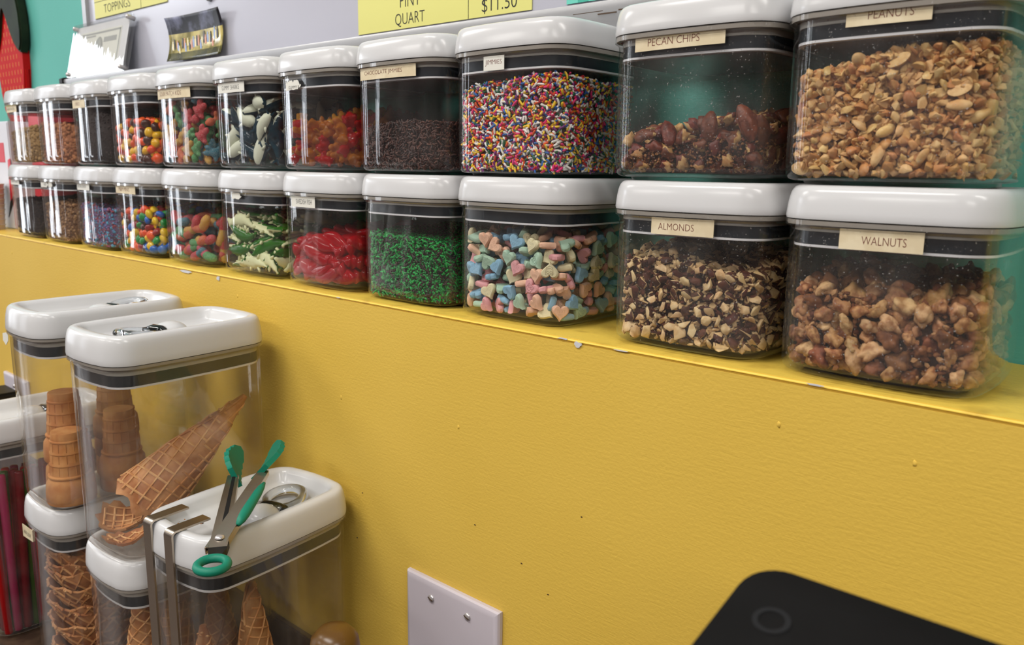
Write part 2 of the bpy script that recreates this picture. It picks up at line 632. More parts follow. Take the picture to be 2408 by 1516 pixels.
# bare paint chips and drips on the ledge edge
def chip(x, z, w_, h_, y=-0.0009, m='primer', parent=sill, seed=0, name='paint_chip'):
    rr_ = random.Random(seed)
    pts = []
    for k in range(12):
        a = 2 * PI * k / 12
        s = rr_.uniform(.6, 1.05)
        pts.append((x + math.cos(a) * w_ / 2 * s, z + math.sin(a) * h_ / 2 * s))
    bm = bmesh.new()
    prism(bm, pts, y, y + 0.0008)
    return bmobj(name, bm, M[m], parent, smooth=False)
for k, (x, z, w_, h_) in enumerate([(-0.912, -0.004, 0.030, 0.0038), (-0.838, -0.005, 0.0075, 0.006), (-0.338, -0.0035, 0.007, 0.0055),
                                    (-0.352, -0.001, 0.012, 0.0012), (-0.30, -0.002, 0.014, 0.001), (-0.165, -0.001, 0.012, 0.001), (-0.62, -0.0015, 0.006, 0.001)]):
    o = chip(x, z, w_, h_, seed=k)
for k, (x, z) in enumerate([(-1.49, -0.028), (-0.80, -0.021), (-0.185, -0.030), (-0.46, -0.094), (-0.107, -0.035), (-0.62, -0.10)]):
    bm = bmesh.new()
    bmesh.ops.create_icosphere(bm, subdivisions=2, radius=0.0013)
    for v in bm.verts:
        v.co.z *= 1.2 + rnd.random()
        v.co.y *= 0.6
    o = bmobj('paint_drip', bm, M['yellow'], sill)
    o.location = (x, 0.0002, z)
wf = bpy.data.objects['wall_front']
for k, (x, z) in enumerate([(-0.388, -0.193), (-0.33, -0.135), (-0.23, -0.2), (-0.44, -0.176), (-0.36, -0.21), (-0.59, -0.19), (-0.6, -0.24)]):
    chip(x, z, 0.0022, 0.0012, y=-0.0003, m='speckdark', parent=wf, seed=k + 30, name='dirt_speck')

# ------------------------------------------------------------------ whiteboard and what stands on its tray
XB0, XB1 = -1.463, 0.4
t = thing('whiteboard', 'wall-mounted whiteboard with a grey metal frame and pen tray', 'whiteboard', (0, 0, 0))
box('panel', XB0 + 0.012, XB1, 0.1365, 0.1445, 0.262, 1.15, M['board'], t)
box('frame_side', XB0, XB0 + 0.016, 0.131, 0.1445, 0.256, 1.16, M['alu'], t, 0.001)
box('frame_top', XB0, XB1, 0.131, 0.1445, 1.15, 1.17, M['alu'], t, 0.001)
prof = [(0.1445, 0.262), (0.1365, 0.262), (0.1365, 0.248), (0.128, 0.2465), (0.106, 0.2475), (0.101, 0.2545), (0.0985, 0.2548),
        (0.0975, 0.252), (0.0990, 0.2445), (0.104, 0.2375), (0.114, 0.2335), (0.130, 0.2335), (0.1445, 0.2335)]
vs = [(XB0 - 0.012, y, z) for y, z in prof] + [(XB1, y, z) for y, z in prof]
n = len(prof)
fs = [(i, (i + 1) % n, n + (i + 1) % n, n + i) for i in range(n)] + [tuple(range(n - 1, -1, -1)), tuple(range(n, 2 * n))]
o = mk('pen_tray', vs, fs, M['alu'], t, smooth=True)
o.data.set_sharp_from_angle(angle=0.8)
bm = bmesh.new()
prism(bm, [(-0.5, -0.5), (0.5, -0.5), (0.5, 0.5), (-0.5, 0.5)], 0, 1)
bm.free()
bm = bmesh.new()
cap = [(0.1445, 0.268), (0.1345, 0.262), (0.100, 0.2580), (0.0945, 0.2555), (0.0945, 0.249), (0.102, 0.234), (0.114, 0.2305), (0.1445, 0.2305)]
a = [bm.verts.new((XB0 - 0.022, y, z)) for y, z in cap]
b = [bm.verts.new((XB0 - 0.011, y, z)) for y, z in cap]
bm.faces.new(a); bm.faces.new(list(reversed(b)))
for i in range(len(a)):
    bm.faces.new((a[i], b[i], b[(i + 1) % len(a)], a[(i + 1) % len(a)]))
bmobj('tray_end_cap', bm, M['rubber_black'], t, smooth=False)
for x, z, w_ in ((-0.425, 0.247, 0.03), (-0.40, 0.2445, 0.018), (-0.38, 0.246, 0.01), (-1.065, 0.2475, 0.012)):
    bm = bmesh.new()
    bx(bm, x, x + w_, 0.0984, 0.0990, z, z + 0.0009)
    bmobj('scuff', bm, M['speckdark'], t, smooth=False)

def price_card(x0, x1, z0, z1, m, label, texts, lines):
    o = box('price_card', x0, x1, 0.1353, 0.1361, z0, z1, m)
    tag(o, label, 'sign', 'price cards on the whiteboard')
    for s, tx, tz, tw, th in texts:
        lettering(s, tx, tz, tw, th, 0.1351, M['ink_black'], o)
    for a in lines:
        box('rule_line', a[0], a[1], 0.13505, 0.1353, a[2], a[3], M['ink_black'], o)
    return o
price_card(-1.4235, -1.1815, 0.3489, 0.52, M['card_yellow'], 'yellow price card reading TOPPINGS near the board\'s corner',
           [('TOPPINGS', -1.389, 0.3556, 0.092, 0.0125), ('$1.50', -1.2500, 0.3590, 0.048, 0.0125)],
           [(-1.2625, -1.2619, 0.349, 0.52), (-1.4235, -1.1815, 0.3742, 0.3748), (-1.4235, -1.1815, 0.3489, 0.3495)])
price_card(-0.7506, -0.5, 0.2648, 0.44, M['card_yellow'], 'yellow price card reading PINT, QUART and $11.50',
           [('QUART', -0.6885, 0.2668, 0.0455, 0.0135), ('PINT', -0.6805, 0.2862, 0.031, 0.0135), ('$11.50', -0.5625, 0.2672, 0.0445, 0.014)],
           [(-0.5809, -0.5804, 0.2648, 0.44)])
o = price_card(-0.4600, -0.33, 0.2648, 0.40, M['card_aqua'], 'aqua card standing on the whiteboard tray right of the price card', [], [])
box('dark_panel', -0.4475, -0.4365, 0.1350, 0.1353, 0.2648, 0.40, M['card_aqua2'], o)

# round magnet
bm = bmesh.new()
lathe(bm, [(0, 0), (0.006, 0), (0.006, 0.004), (0, 0.005)], 16, Matrix.Translation((-1.064, 0.1364, 0.342)) @ Matrix.Rotation(PI / 2, 4, 'X'))
tag(bmobj('magnet', bm, M['alu']), 'small grey round magnet above the team photo print', 'magnet')

# acrylic frame with a banknote, leaning on the tray
t = thing('acrylic_frame', 'clear acrylic block frame with a banknote leaning on the board', 'picture frame', (-1.374, 0.107, 0.2560))
t.rotation_euler = (math.radians(-13), 0, 0)
AW, AH = 0.205, 0.088
M['acry'] = plastic('acrylic', tint=(0.975, 0.985, 0.985), dust=0.04)
box('front_plate', -AW / 2, AW / 2, -0.004, 0.0, 0, AH, M['acry'], t, 0.0006)
box('back_plate', -AW / 2, AW / 2, 0.0012, 0.006, 0, AH, M['acry'], t, 0.0006)
M['paper'] = mat('white_paper', (236, 232, 234), 0.6)
box('paper_backing', -AW / 2 + 0.006, AW / 2 - 0.008, 0.0002, 0.0005, 0.004, AH - 0.004, M['paper'], t)
M['note'] = mat('banknote', (214, 212, 202), 0.6)
M['note_ink'] = mat('banknote_ink', (160, 160, 156), 0.6)
nb = box('banknote', -0.080, 0.072, -0.00005, 0.0002, 0.008, 0.073, M['note'], t)
for a in ((-0.077, 0.069, 0.0675, 0.0705), (-0.077, 0.069, 0.0105, 0.0135), (-0.077, -0.0735, 0.0105, 0.0705), (0.0655, 0.069, 0.0105, 0.0705), (0.012, 0.058, 0.052, 0.060), (-0.066, -0.02, 0.0635, 0.066)):
    box('banknote_print', a[0], a[1], -0.0002, -0.00005, a[2], a[3], M['note_ink'], nb)
bm = bmesh.new()
lathe(bm, [(0, 0), (0.015, 0), (0.015, 0.0002), (0, 0.0002)], 20, Matrix.Translation((-0.004, -0.00005, 0.042)) @ Matrix.Rotation(PI / 2, 4, 'X') @ Matrix.Scale(1.35, 4, (0, 1, 0)))
bmobj('banknote_print', bm, M['note_ink'], nb)
for x, z in ((-AW / 2 + .006, AH - .006), (AW / 2 - .006, AH - .006), (-AW / 2 + .006, .006), (AW / 2 - .006, .006)):
    bm = bmesh.new()
    lathe(bm, [(0, -.006), (0.0035, -.006), (0.0035, .006), (0.0025, .0075), (0, .0078)], 12, Matrix.Translation((x, 0, z)) @ Matrix.Rotation(PI / 2, 4, 'X'))
    bmobj('screw', bm, M['screw'], t)

# curled team photo
M['ph_dark'] = mat('photo_night_sky', (20, 18, 26), 0.4, col2=(150, 154, 184), nscale=22, nlo=0.5, nhi=0.72)
M['ph_field'] = mat('photo_field', (206, 190, 118), 0.2, col2=(120, 110, 50), nscale=40)
M['ph_grass'] = mat('photo_grass', (96, 92, 34), 0.2, col2=(60, 60, 30), nscale=60)
vs, fs, mi = [], [], []
NX, NZ = 16, 16
PW, PH = 0.146, 0.059
for j in range(NZ + 1):
    for i in range(NX + 1):
        u, v = i / NX, j / NZ
        curl = 0.006 * (4 * (v - .5) ** 2) + 0.004 * (2 * u - 1) ** 2
        vs.append(((u - .5) * PW, -curl + 0.010 * 0, v * PH))
for j in range(NZ):
    for i in range(NX):
        a = j * (NX + 1) + i
        fs.append((a, a + 1, a + NX + 2, a + NX + 1))
        mi.append(0 if j >= 10 else (1 if j >= 3 else 2))
ph = mk('photo_print', vs, fs, [M['ph_dark'], M['ph_field'], M['ph_grass']], None, True, (-1.098, 0.1335, 0.2645), mi)
sm = ph.modifiers.new('thickness', 'SOLIDIFY')
sm.thickness = 0.0004
tag(ph, 'curled photo print of a team on a field leaning on the whiteboard', 'photo')
cols = [mat('team_shirt_%s' % q, c, 0.3) for q, c in (('cream', (236, 222, 170)), ('dark', (34, 28, 34)), ('pink', (214, 150, 120)), ('blue', (150, 170, 210)))]
for k in range(26):
    r_ = random.Random(k)
    u = 0.06 + 0.86 * (k + r_.random() * .6) / 26
    base = 0.13 + 0.26 * u * .5 + r_.uniform(-.08, .12)
    x = (u - .5) * PW
    z = base * PH + 0.002
    hgt = r_.uniform(0.010, 0.016)
    yv = -(0.006 * (4 * ((z + hgt / 2) / PH - .5) ** 2) + 0.004 * (2 * u - 1) ** 2) - 0.0008
    bm = bmesh.new()
    bx(bm, x - .0021, x + .0021, yv - .0002, yv, z, z + hgt * .75)
    bx(bm, x - .0012, x + .0012, yv - .0002, yv, z + hgt * .76, z + hgt)
    bmobj('printed_figure', bm, cols[k % 4], ph, smooth=False)

# wooden strawberry on the wall
t = thing('strawberry_sign', 'red wooden strawberry with a dark green leaf cap hung on the teal wall', 'wall decoration', (-1.813, YW - 0.0005, 0.212))
out = [(0.0, -0.036), (0.028, -0.022), (0.052, 0.005), (0.064, 0.04), (0.067, 0.08), (0.068, 0.12), (0.064, 0.17), (0.048, 0.21), (0, 0.225)]
out = out + [(-x, z) for x, z in reversed(out[1:-1])]
bm = bmesh.new()
prism(bm, out, -0.013, 0.0, 0.004)
M['berry'] = mat('strawberry_red', (186, 14, 14), 0.65, 0.2)
M['berry_leaf'] = mat('dark_leaf_green', (34, 46, 28), 0.6, 0.2, col2=(24, 34, 22), nscale=30)
bmobj('berry_body', bm, M['berry'], t, angle=0.7)
lfh = [(0.0, 0.25), (0.045, 0.243), (0.072, 0.215), (0.082, 0.18), (0.084, 0.149), (0.080, 0.125), (0.070, 0.110), (0.061, 0.113), (0.046, 0.125), (0.030, 0.146), (0.018, 0.172), (0.008, 0.195), (0.0, 0.200)]
lf = lfh + [(-x, z) for x, z in reversed(lfh[1:-1])]
bm = bmesh.new()
prism(bm, lf, -0.019, -0.001, 0.003)
bmobj('leaf_cap', bm, M['berry_leaf'], t, angle=0.7)
M['seed'] = mat('seed_yellow', (222, 130, 60), 0.5)
for j in range(16):
    for i in range(8):
        x = -0.056 + i * 0.016 + (0.008 if j % 2 else 0)
        z = -0.015 + j * 0.0145
        if abs(x) > (0.056 if z > .03 else .03 + z * .6) or z > .185 - abs(x) * 1.9:
            continue
        bm = bmesh.new()
        bx(bm, x - .0008, x + .0008, -0.0136, -0.0128, z, z + .008)
        bmobj('seed', bm, M['seed'], t, smooth=False)

# carton, paper cups and red tub at the far end of the ledge
M['carton'] = mat('white_carton', (216, 216, 224), 0.5)
M['red_print'] = mat('red_print', (206, 34, 52), 0.45)
t = thing('carton', 'white carton with red and black print at the ledge\'s far end', 'carton', (-1.665, 0.088, 0))
box('box_body', -0.05, 0.045, -0.035, 0.045, 0, 0.189, M['carton'], t, 0.002)
box('red_panel', -0.05, 0.02, -0.0356, -0.035, 0.118, 0.152, M['red_print'], t)
bm = bmesh.new()
prism(bm, [(0.028, 0.05), (0.0455, 0.062), (0.0455, 0.125), (0.034, 0.122)], -0.0358, -0.035)
bmobj('red_panel', bm, M['red_print'], t, smooth=False)
bm = bmesh.new()
prism(bm, [(0.010, 0.02), (0.0455, 0.05), (0.0455, 0.06), (0.026, 0.048)], -0.0359, -0.035)
bmobj('black_mark', bm, M['ink_black'], t, smooth=False)  # flat black polygon laid on the carton's front face
t = thing('paper_cup_stack', 'stack of off-white ribbed paper cups with a red band on the ledge', 'cups', (-1.655, 0.018, 0.0))
bm = bmesh.new()
pr = [(0, 0)]
for k in range(9):
    z = k * 0.009
    pr += [(0.026 + k * .0005, z), (0.0268 + k * .0005, z + .007), (0.0285 + k * .0005, z + .0085)]
pr += [(0.029, 0.081), (0.0, 0.081)]
lathe(bm, pr, 28)
M['cup'] = mat('cup_paper', (206, 198, 186), 0.6)
bmobj('cup', bm, M['cup'], t, angle=0.7)
bm = bmesh.new()
v0 = []
for k in range(5):
    a = -0.35 + k * 0.16
    for z in (0.002, 0.05):
        v0.append(bm.verts.new((0.0298 * math.cos(a), 0.0298 * math.sin(a), z)))
for k in range(4):
    bm.faces.new((v0[2 * k], v0[2 * k + 2], v0[2 * k + 3], v0[2 * k + 1]))
bmobj('red_band', bm, M['red_print'], t)
t = loft('red_tub', 0.07, 0.06, 0.012, [(0.003, 0), (0, 0.002), (0, 0.196), (0.002, 0.200), (0.008, 0.200)], M['red_print'])
t.location = (-1.578, 0.112, 0)
tag(t, 'dark red tub standing behind the graham crumb jar', 'tub')

# ------------------------------------------------------------------ wall plates
def wall_plate(x0, x1, z0, z1, label, screws):
    t = thing('wall_plate', label, 'wall plate', ((x0 + x1) / 2, 0, (z0 + z1) / 2))
    w_, h_ = x1 - x0, z1 - z0
    bm = bmesh.new()
    a = [(-w_ / 2, -h_ / 2), (w_ / 2, -h_ / 2), (w_ / 2, h_ / 2), (-w_ / 2, h_ / 2)]
    rings = []
    for ins, y in ((0, -0.0003), (0, -0.0035), (0.0012, -0.0052), (0.0045, -0.0064), (0.006, -0.0066)):
        rings.append([bm.verts.new((x - math.copysign(ins, x), y, z - math.copysign(ins, z))) for x, z in a])
    for p, q in zip(rings, rings[1:]):
        for i in range(4):
            bm.faces.new((p[i], p[(i + 1) % 4], q[(i + 1) % 4], q[i]))
    bm.faces.new(rings[-1])
    bm.faces.new(list(reversed(rings[0])))
    bmobj('plate', bm, M['plate'], t, angle=0.35)
    for sx, sz in screws:
        bm = bmesh.new()
        lathe(bm, [(0.0036, 0), (0.0034, 0.0010), (0.002, 0.0017), (0, 0.0019)], 14, Matrix.Translation((sx, -0.0066, sz)) @ Matrix.Rotation(PI / 2, 4, 'X'))
        s = bmobj('screw', bm, M['screw'], t)
        bm = bmesh.new()
        bx(bm, -0.003, 0.003, -0.0021, -0.0016, -0.0004, 0.0004)
        bmesh.ops.rotate(bm, verts=bm.verts[:], cent=(0, 0, 0), matrix=Matrix.Rotation(0.35, 3, 'Y'))
        bmesh.ops.translate(bm, verts=bm.verts[:], vec=(sx, -0.0066, sz))
        bmobj('slot', bm, M['speckdark'], s, smooth=False)
    return t
wall_plate(-0.5219, -0.4074, -0.358, -0.2436, 'blank white two-gang wall plate low on the yellow wall', [(-0.0225, 0.0415), (0.0225, 0.0415), (-0.0225, -0.0415), (0.0225, -0.0415)])
t = wall_plate(-1.578, -1.47, -0.357, -0.243, 'white outlet plate behind the cake cone jar', [(0.0, 0.04)])
for z in (-0.02, 0.02):
    bm = bmesh.new()
    lathe(bm, [(0.016, 0), (0.016, 0.0012), (0, 0.0012)], 20, Matrix.Translation((0, -0.0066, z)) @ Matrix.Rotation(PI / 2, 4, 'X'))
    bmobj('outlet_face', bm, M['paper'], t, angle=0.5)
t = thing('power_adapter', 'black power adapter plugged into the outlet plate', 'adapter', (-1.505, -0.010, -0.285))
box('adapter_body', -0.045, 0.02, -0.055, 0, -0.03, 0.025, M['rubber_black'], t, 0.004)
bm = bmesh.new()
tube(bm, [(-0.02, -0.052, -0.01), (-0.03, -0.08, -0.03), (-0.05, -0.1, -0.07), (-0.08, -0.12, -0.0925)], 0.003, 8)
bmobj('cord', bm, M['rubber_black'], t)

# ------------------------------------------------------------------ jars
BODYIN = 0.003
def jar(name, w_, d_, h_, r_, label, loc, rot, group, scale_lid=1.0, body='clear', visible_top=False):
    t = thing(name, label, 'jar', loc, rot, group)
    k = scale_lid
    LH = 0.0196 * k
    zb = h_ - LH                                   # underside of the lid
    i0 = BODYIN
    ti = 0.0022                                     # wall thickness
    prof = [(i0 + .016, 0.0), (i0 + .0125, 0.0), (i0 + .0115, .0022), (i0 + .0060, .0024), (i0 + .0030, .0032), (i0 + .0012, .0050), (i0 + .0006, .0080), (i0 + .0004, .014),
            (i0 - .0003, zb - .0065), (i0 - .0012, zb - .0050), (i0 - .0030, zb - .0040), (i0 - .0030, zb - .0006), (i0 + .0015, zb - .0006),
            (i0 + ti, zb - .0045), (i0 + ti + .0004, .016), (i0 + ti + .0012, .0095), (i0 + ti + .004, .0062), (i0 + ti + .008, .0048), (i0 + .016, .0046)]
    loft('jar_body', w_, d_, r_, prof, M[body], t, bulge=BULGE)
    # lid
    lp = [(.004, zb), (.0002, zb), (-.0002, zb + .0015 * k), (.0001, zb + .0045 * k), (.0006, zb + .0090 * k), (.0013, zb + .0125 * k), (.0021, zb + .0153 * k), (.0029, zb + .0170 * k), (.0041, zb + .0184 * k), (.0060, h_ - .0003), (.0085, h_),
          (.0132, h_ - .0006), (.0155, h_ - .0030 * k), (.0180, h_ - .0080 * k), (.0205, h_ - .0098 * k), (.0235, h_ - .0104 * k)]
    lid = loft('lid', w_, d_, r_, lp, M['lid'], t, bulge=BULGE)
    # seals under the lid, seen through the wall
    loft('lid_collar', w_, d_, r_, [(.0078, zb - .0074 * k), (.0056, zb - .0072 * k), (.0056, zb - .0002), (.012, zb - .0002)], M['collar'], t, bulge=BULGE)
    loft('rim_band', w_, d_, r_, [(.0040, zb - .0036), (.0010, zb - .0034), (.0008, zb - .0007), (.0040, zb - .0006)], M['flange'], t, closed=True, bulge=BULGE)
    loft('gasket', w_, d_, r_, [(.0085, zb - .0150 * k), (.0058, zb - .0147 * k), (.0060, zb - .0073 * k), (.0085, zb - .0070 * k)], M['gasket'], t, bulge=BULGE)
    loft('seal_strip', w_, d_, r_, [(.0085, zb - .0165 * k), (.0057, zb - .0163 * k), (.0057, zb - .0149 * k), (.0085, zb - .0149 * k)], M['strip'], t, bulge=BULGE)
    loft('lid_plug', w_, d_, r_, [(.0120, zb - .0172 * k), (.0090, zb - .0170 * k), (.0090, zb - .0160 * k), (.0120, zb - .0158 * k)], M['plug'], t, bulge=BULGE)
    return t, lid

W = 0.122
UL = [-1.5012, -1.3721, -1.2468, -1.1243, -0.9905, -0.8605, -0.7331, -0.6111, -0.4855, -0.3315, -0.2061]
LL = [-1.5118, -1.3847, -1.2544, -1.1302, -0.9964, -0.8602, -0.7322, -0.6084, -0.4824, -0.3260, -0.1998]
H = 0.115
UY = [0.007, 0.006, 0.008, 0.007, 0.006, 0.007, 0.006, 0.007, 0.006, 0.006, 0.001]
LY = [0.006, 0.006, 0.007, 0.008, 0.009, 0.007, 0.006, 0.008, 0.007, 0.006, 0.002]
UN = ['graham crumbs', 'brown crumbs', 'dark cookie crumbs', 'orange, yellow and brown candies', 'sugared sour gummies', 'blue and white gummy sharks', 'gummy bears',
      'chocolate jimmies', 'rainbow jimmies', 'pecan pieces', 'chopped peanuts']
LN = ['black cookie crumbs', 'toffee crumbs', 'pink and blue crunch', 'multicoloured candy-coated chocolates', 'sour gummy worms', 'green and white gummy crocodiles',
      'red gummy fish', 'green and brown sprinkles', 'pastel heart candies', 'chopped almonds', 'walnut pieces']
jars = {}
for row, XL, YL, NM, z in (('U', UL, UY, UN, H), ('L', LL, LY, LN, 0.0)):
    for i in range(11):
        x, y = XL[i] + W / 2, YL[i] + W / 2
        lab = 'clear square jar of %s with a white lid, %s row' % (NM[i], 'upper' if row == 'U' else 'lower')
        body = 'clear_dusty' if (row, i) in (('U', 9), ('L', 10), ('L', 9), ('U', 10)) else 'clear'
        t, lid = jar('storage_jar', W, W, H, 0.0255, lab, (x, y, z), 0, 'topping jars in the %s row' % ('upper' if row == 'U' else 'lower'), body=body)
        jars[row + str(i)] = t

RC = 0.0255 - BODYIN
HB = W / 2 - BODYIN
def yfront(x, off):
    """y of the jar's front wall (jar coordinates) at x, off = stand-off"""
    ax = abs(x)
    if ax <= HB - RC:
        u = (x + HB - RC) / (2 * (HB - RC))
        return -HB - BULGE * (4 * u * (1 - u)) ** .8 - off
    q = min(ax - (HB - RC), RC + off - 1e-4)
    return -(HB - RC) - math.sqrt((RC + off) ** 2 - q * q)
def jar_label(key, x, ztop, w_, h_, s, m='label_cream', ink='ink_brown', tx=(0.15, 0.25, 0.6, 0.42), tilt=0.0, torn=False):
    t = jars[key]
    lx, lz = x - t.location.x, ztop - t.location.z
    if lx < -HB + .003:
        w_ -= (-HB + .003) - lx
        lx = -HB + .003
    r_ = random.Random(len(key) + int(x * 1000))
    n = 14
    vs, fs = [], []
    for k in range(n + 1):
        u = k / n
        xx = lx + w_ * u
        zt, zb_ = lz + tilt * u, lz - h_ + tilt * u
        if torn:
            zt -= r_.uniform(0, .34) * h_ * (k % 2)
            zb_ += r_.uniform(0, .15) * h_
            if k > n - 3:
                zt -= h_ * .15 * (k - n + 3)
                zb_ += h_ * .10 * (k - n + 3)
        for off in (.0002, .0005):
            y = yfront(xx, off)
            vs += [(xx, y, zb_), (xx, y, zt)]
    for k in range(n):
        a, b = 4 * k, 4 * (k + 1)
        fs += [(a + 2, b + 2, b + 3, a + 3), (a + 1, b + 1, b, a), (a + 3, b + 3, b + 1, a + 1), (a, b, b + 2, a + 2)]
    fs += [(0, 2, 3, 1), (4 * n + 1, 4 * n + 3, 4 * n + 2, 4 * n)]
    o = mk('paper_label', vs, fs, M[m], t)
    if s:
        L_ = lettering(s, lx + tx[0] * w_, lz - h_ + tx[1] * h_, tx[2] * w_, tx[3] * h_, 0, M[ink], o, shear=tilt * tx[2])
        for v in L_.data.vertices:
            v.co.y = yfront(v.co.x, .0006)
    return o
jar_label('U0', -1.4862, .2064, .056, .0106, 'GRAHAM CRACKER', tx=(.12, .3, .76, .36), ink='ink_black')
jar_label('U2', -1.2249, .2046, .046, .0109, 'OREO', tx=(.3, .3, .35, .4))
jar_label('U4', -.9764, .2066, .0828, .0113, 'SOUR PATCH KIDS', tx=(.14, .28, .65, .42))
jar_label('U5', -.8340, .2061, .0535, .0102, 'GUMMY SHARKS', 'label_white', 'ink_black', tx=(.17, .28, .66, .45))
jar_label('U6', -.7055, .2021, .0268, .0097, 'GUMMY B', 'label_white', 'ink_black', tx=(.2, .16, .7, .3), torn=True)
jar_label('U7', -.5951, .2064, .0758, .0102, 'CHOCOLATE JIMMIES', tx=(.11, .30, .68, .42))
jar_label('U8', -.4404, .2053, .0213, .0107, 'JIMMIES', 'label_white', tx=(.09, .32, .80, .42))
jar_label('U9', -.3051, .2088, .0646, .0106, 'PECAN CHIPS', tx=(.16, .27, .58, .44), tilt=.0006)
jar_label('U10', -.1665, .2112, .0433, .0112, 'PEANUTS', tx=(.27, .27, .53, .40))
jar_label('L0', -1.4881, .0938, .0411, .0103, 'Sweet Cookies', 'label_white', 'ink_black', tx=(.12, .3, .8, .35))
jar_label('L1', -1.3623, .0924, .034, .0105, '60', 'label_white', 'ink_black', tx=(.5, .3, .3, .4), torn=True)
jar_label('L1', -1.3265, .0922, .014, .0095, '', 'label_white', torn=True)
jar_label('L2', -1.2297, .0932, .0455, .0110, 'UNICORN CRUNCH', 'label_white', 'ink_black', tx=(.06, .3, .72, .36))
jar_label('L3', -1.1081, .0928, .0595, .0111, 'M&M MINIS', tx=(.2, .28, .55, .42), tilt=-.0006)
jar_label('L5', -.8150, .0912, .0196, .0074, '', 'label_white', torn=True)
jar_label('L6', -.7032, .0917, .0411, .0110, 'SWEDISH FISH', 'label_white', 'ink_black', tx=(.22, .28, .66, .42))
jar_label('L9', -.2857, .0912, .0456, .0111, 'ALMONDS', tx=(.12, .28, .58, .40))
jar_label('L10', -.1600, .0912, .0445, .0115, 'WALNUTS', tx=(.28, .28, .53, .40))

# ------------------------------------------------------------------ heaps inside the jars
IA = W / 2 - BODYIN - 0.0026       # inner half width
IR = 0.022                          # inner corner radius
FLOOR = 0.0052

LEV = {}
def level_fn(key, fl, fr, bl, br, amp=0.003, mid=0):
    """heap height above the jar base at front-left, front-right, back-left, back-right"""
    s = abs(hash(key[0])) % 1 + int(key[1:]) * 1.7 + (3 if key[0] == 'U' else 0)
    def f(x, y):
        u, v = (x / IA + 1) / 2, (y / IA + 1) / 2
        b = (fl * (1 - u) + fr * u) * (1 - v) + (bl * (1 - u) + br * u) * v
        b += mid * (1 - (2 * u - 1) ** 2)
        return b + amp * (math.sin(x * 95 + s) + math.sin(y * 80 + x * 50 + 2 * s)) * 0.6
    LEV[key] = f
    return f

OUT = rr(2 * IA, 2 * IA, IR, 0, 10)
def outline_samples():
    pts = []
    n = len(OUT)
    for i in range(n):
        a, b = Vector(OUT[i]), Vector(OUT[(i + 1) % n])
        L = (b - a).length
        k = max(1, int(L / 0.0005))
        t = (b - a).normalized() if L > 0 else Vector((1, 0))
        nrm = Vector((t.y, -t.x))
        for q in range(k):
            pts.append((a.lerp(b, q / k), nrm))
    return pts
OS = [(p, n) for p, n in outline_samples() if n.x * 0.62 - n.y * 0.78 > -0.35]

def inside(x, y, ins):
    a = IA - ins
    r_ = max(IR - ins, 0.001)
    dx, dy = abs(x) - (a - r_), abs(y) - (a - r_)
    if dx <= 0 or dy <= 0:
        return abs(x) <= a and abs(y) <= a
    return dx * dx + dy * dy <= r_ * r_

def shell_points(level, sp, rad, layers=2, tries=6000, top=True, dens=None, seed=1, front_only=False, step=None):
    """well spaced points on the heap's visible skin: (pos, normal)"""
    r_ = random.Random(seed)
    P = np.zeros((0, 3))
    out = []
    for layer in range(layers):
        off = rad + layer * (step or sp * 0.75)
        for k in range(tries):
            if top and r_.random() < 0.42:
                x, y = r_.uniform(-IA, IA), r_.uniform(-IA, IA)
                if not inside(x, y, off):
                    continue
                p = Vector((x, y, level(x, y) - rad * .6 - layer * (step or sp * .75)))
                if p.z < FLOOR + rad * .5:
                    continue
                nrm = Vector((0, 0, 1))
            else:
                q, nn = OS[int(r_.random() * len(OS))]
                x, y = q.x - nn.x * off, q.y - nn.y * off
                zt = level(x, y) - rad * .6
                z = r_.uniform(FLOOR + rad * .6, max(zt, FLOOR + rad + .0001))
                p = Vector((x, y, z))
                nrm = Vector((nn.x, nn.y, 0))
            pv = np.array(p)
            if len(P) and ((P - pv) ** 2).sum(1).min() < sp * sp:
                continue
            P = np.vstack([P, pv])
            out.append((p, nrm))
    return out

def free_points(level, nwall, ntop, rad, thick=0.003, seed=1):
    r_ = random.Random(seed)
    out = []
    while len(out) < nwall:
        q, nn = OS[int(r_.random() * len(OS))]
        off = rad + (r_.random() ** 1.4) * thick
        x, y = q.x - nn.x * off, q.y - nn.y * off
        zt = level(x, y)
        out.append((Vector((x, y, r_.uniform(FLOOR + rad * .35, zt))), Vector((nn.x, nn.y, 0))))
    k = 0
    while k < ntop:
        x, y = r_.uniform(-IA, IA), r_.uniform(-IA, IA)
        if not inside(x, y, rad):
            continue
        out.append((Vector((x, y, level(x, y) - r_.random() * thick * .6)), Vector((0, 0, 1))))
        k += 1
    return out

def core(key, level, ins, m, drop=0.003):
    """the body of the heap under the loose pieces on its skin"""
    rings = []
    vs, fs = [], []
    n = 32
    o = rr(2 * IA, 2 * IA, IR, ins, 7)
    n = len(o)
    vs += [(x, y, FLOOR) for x, y in o]
    for s in (1.0, 0.8, 0.6, 0.4, 0.2):
        vs += [(x * s, y * s, max(level(x * s, y * s) - drop, FLOOR + .001)) for x, y in o]
    for k in range(5):
        for i in range(n):
            j = (i + 1) % n
            fs.append((k * n + i, k * n + j, (k + 1) * n + j, (k + 1) * n + i))
    fs.append(tuple(5 * n + i for i in range(n)))
    fs.append(tuple(range(n - 1, -1, -1)))
    return vs, fs

def rot_from(nrm, r_, tilt=0.3, spin=True):
    """matrix whose z axis is near nrm"""
    z = Vector(nrm) + Vector((r_.uniform(-tilt, tilt), r_.uniform(-tilt, tilt), r_.uniform(-tilt, tilt)))
    q = z.to_track_quat('Z', 'Y')
    if spin:
        q = q @ Quaternion((0, 0, 1), r_.uniform(0, 2 * PI))
    return q.to_matrix()

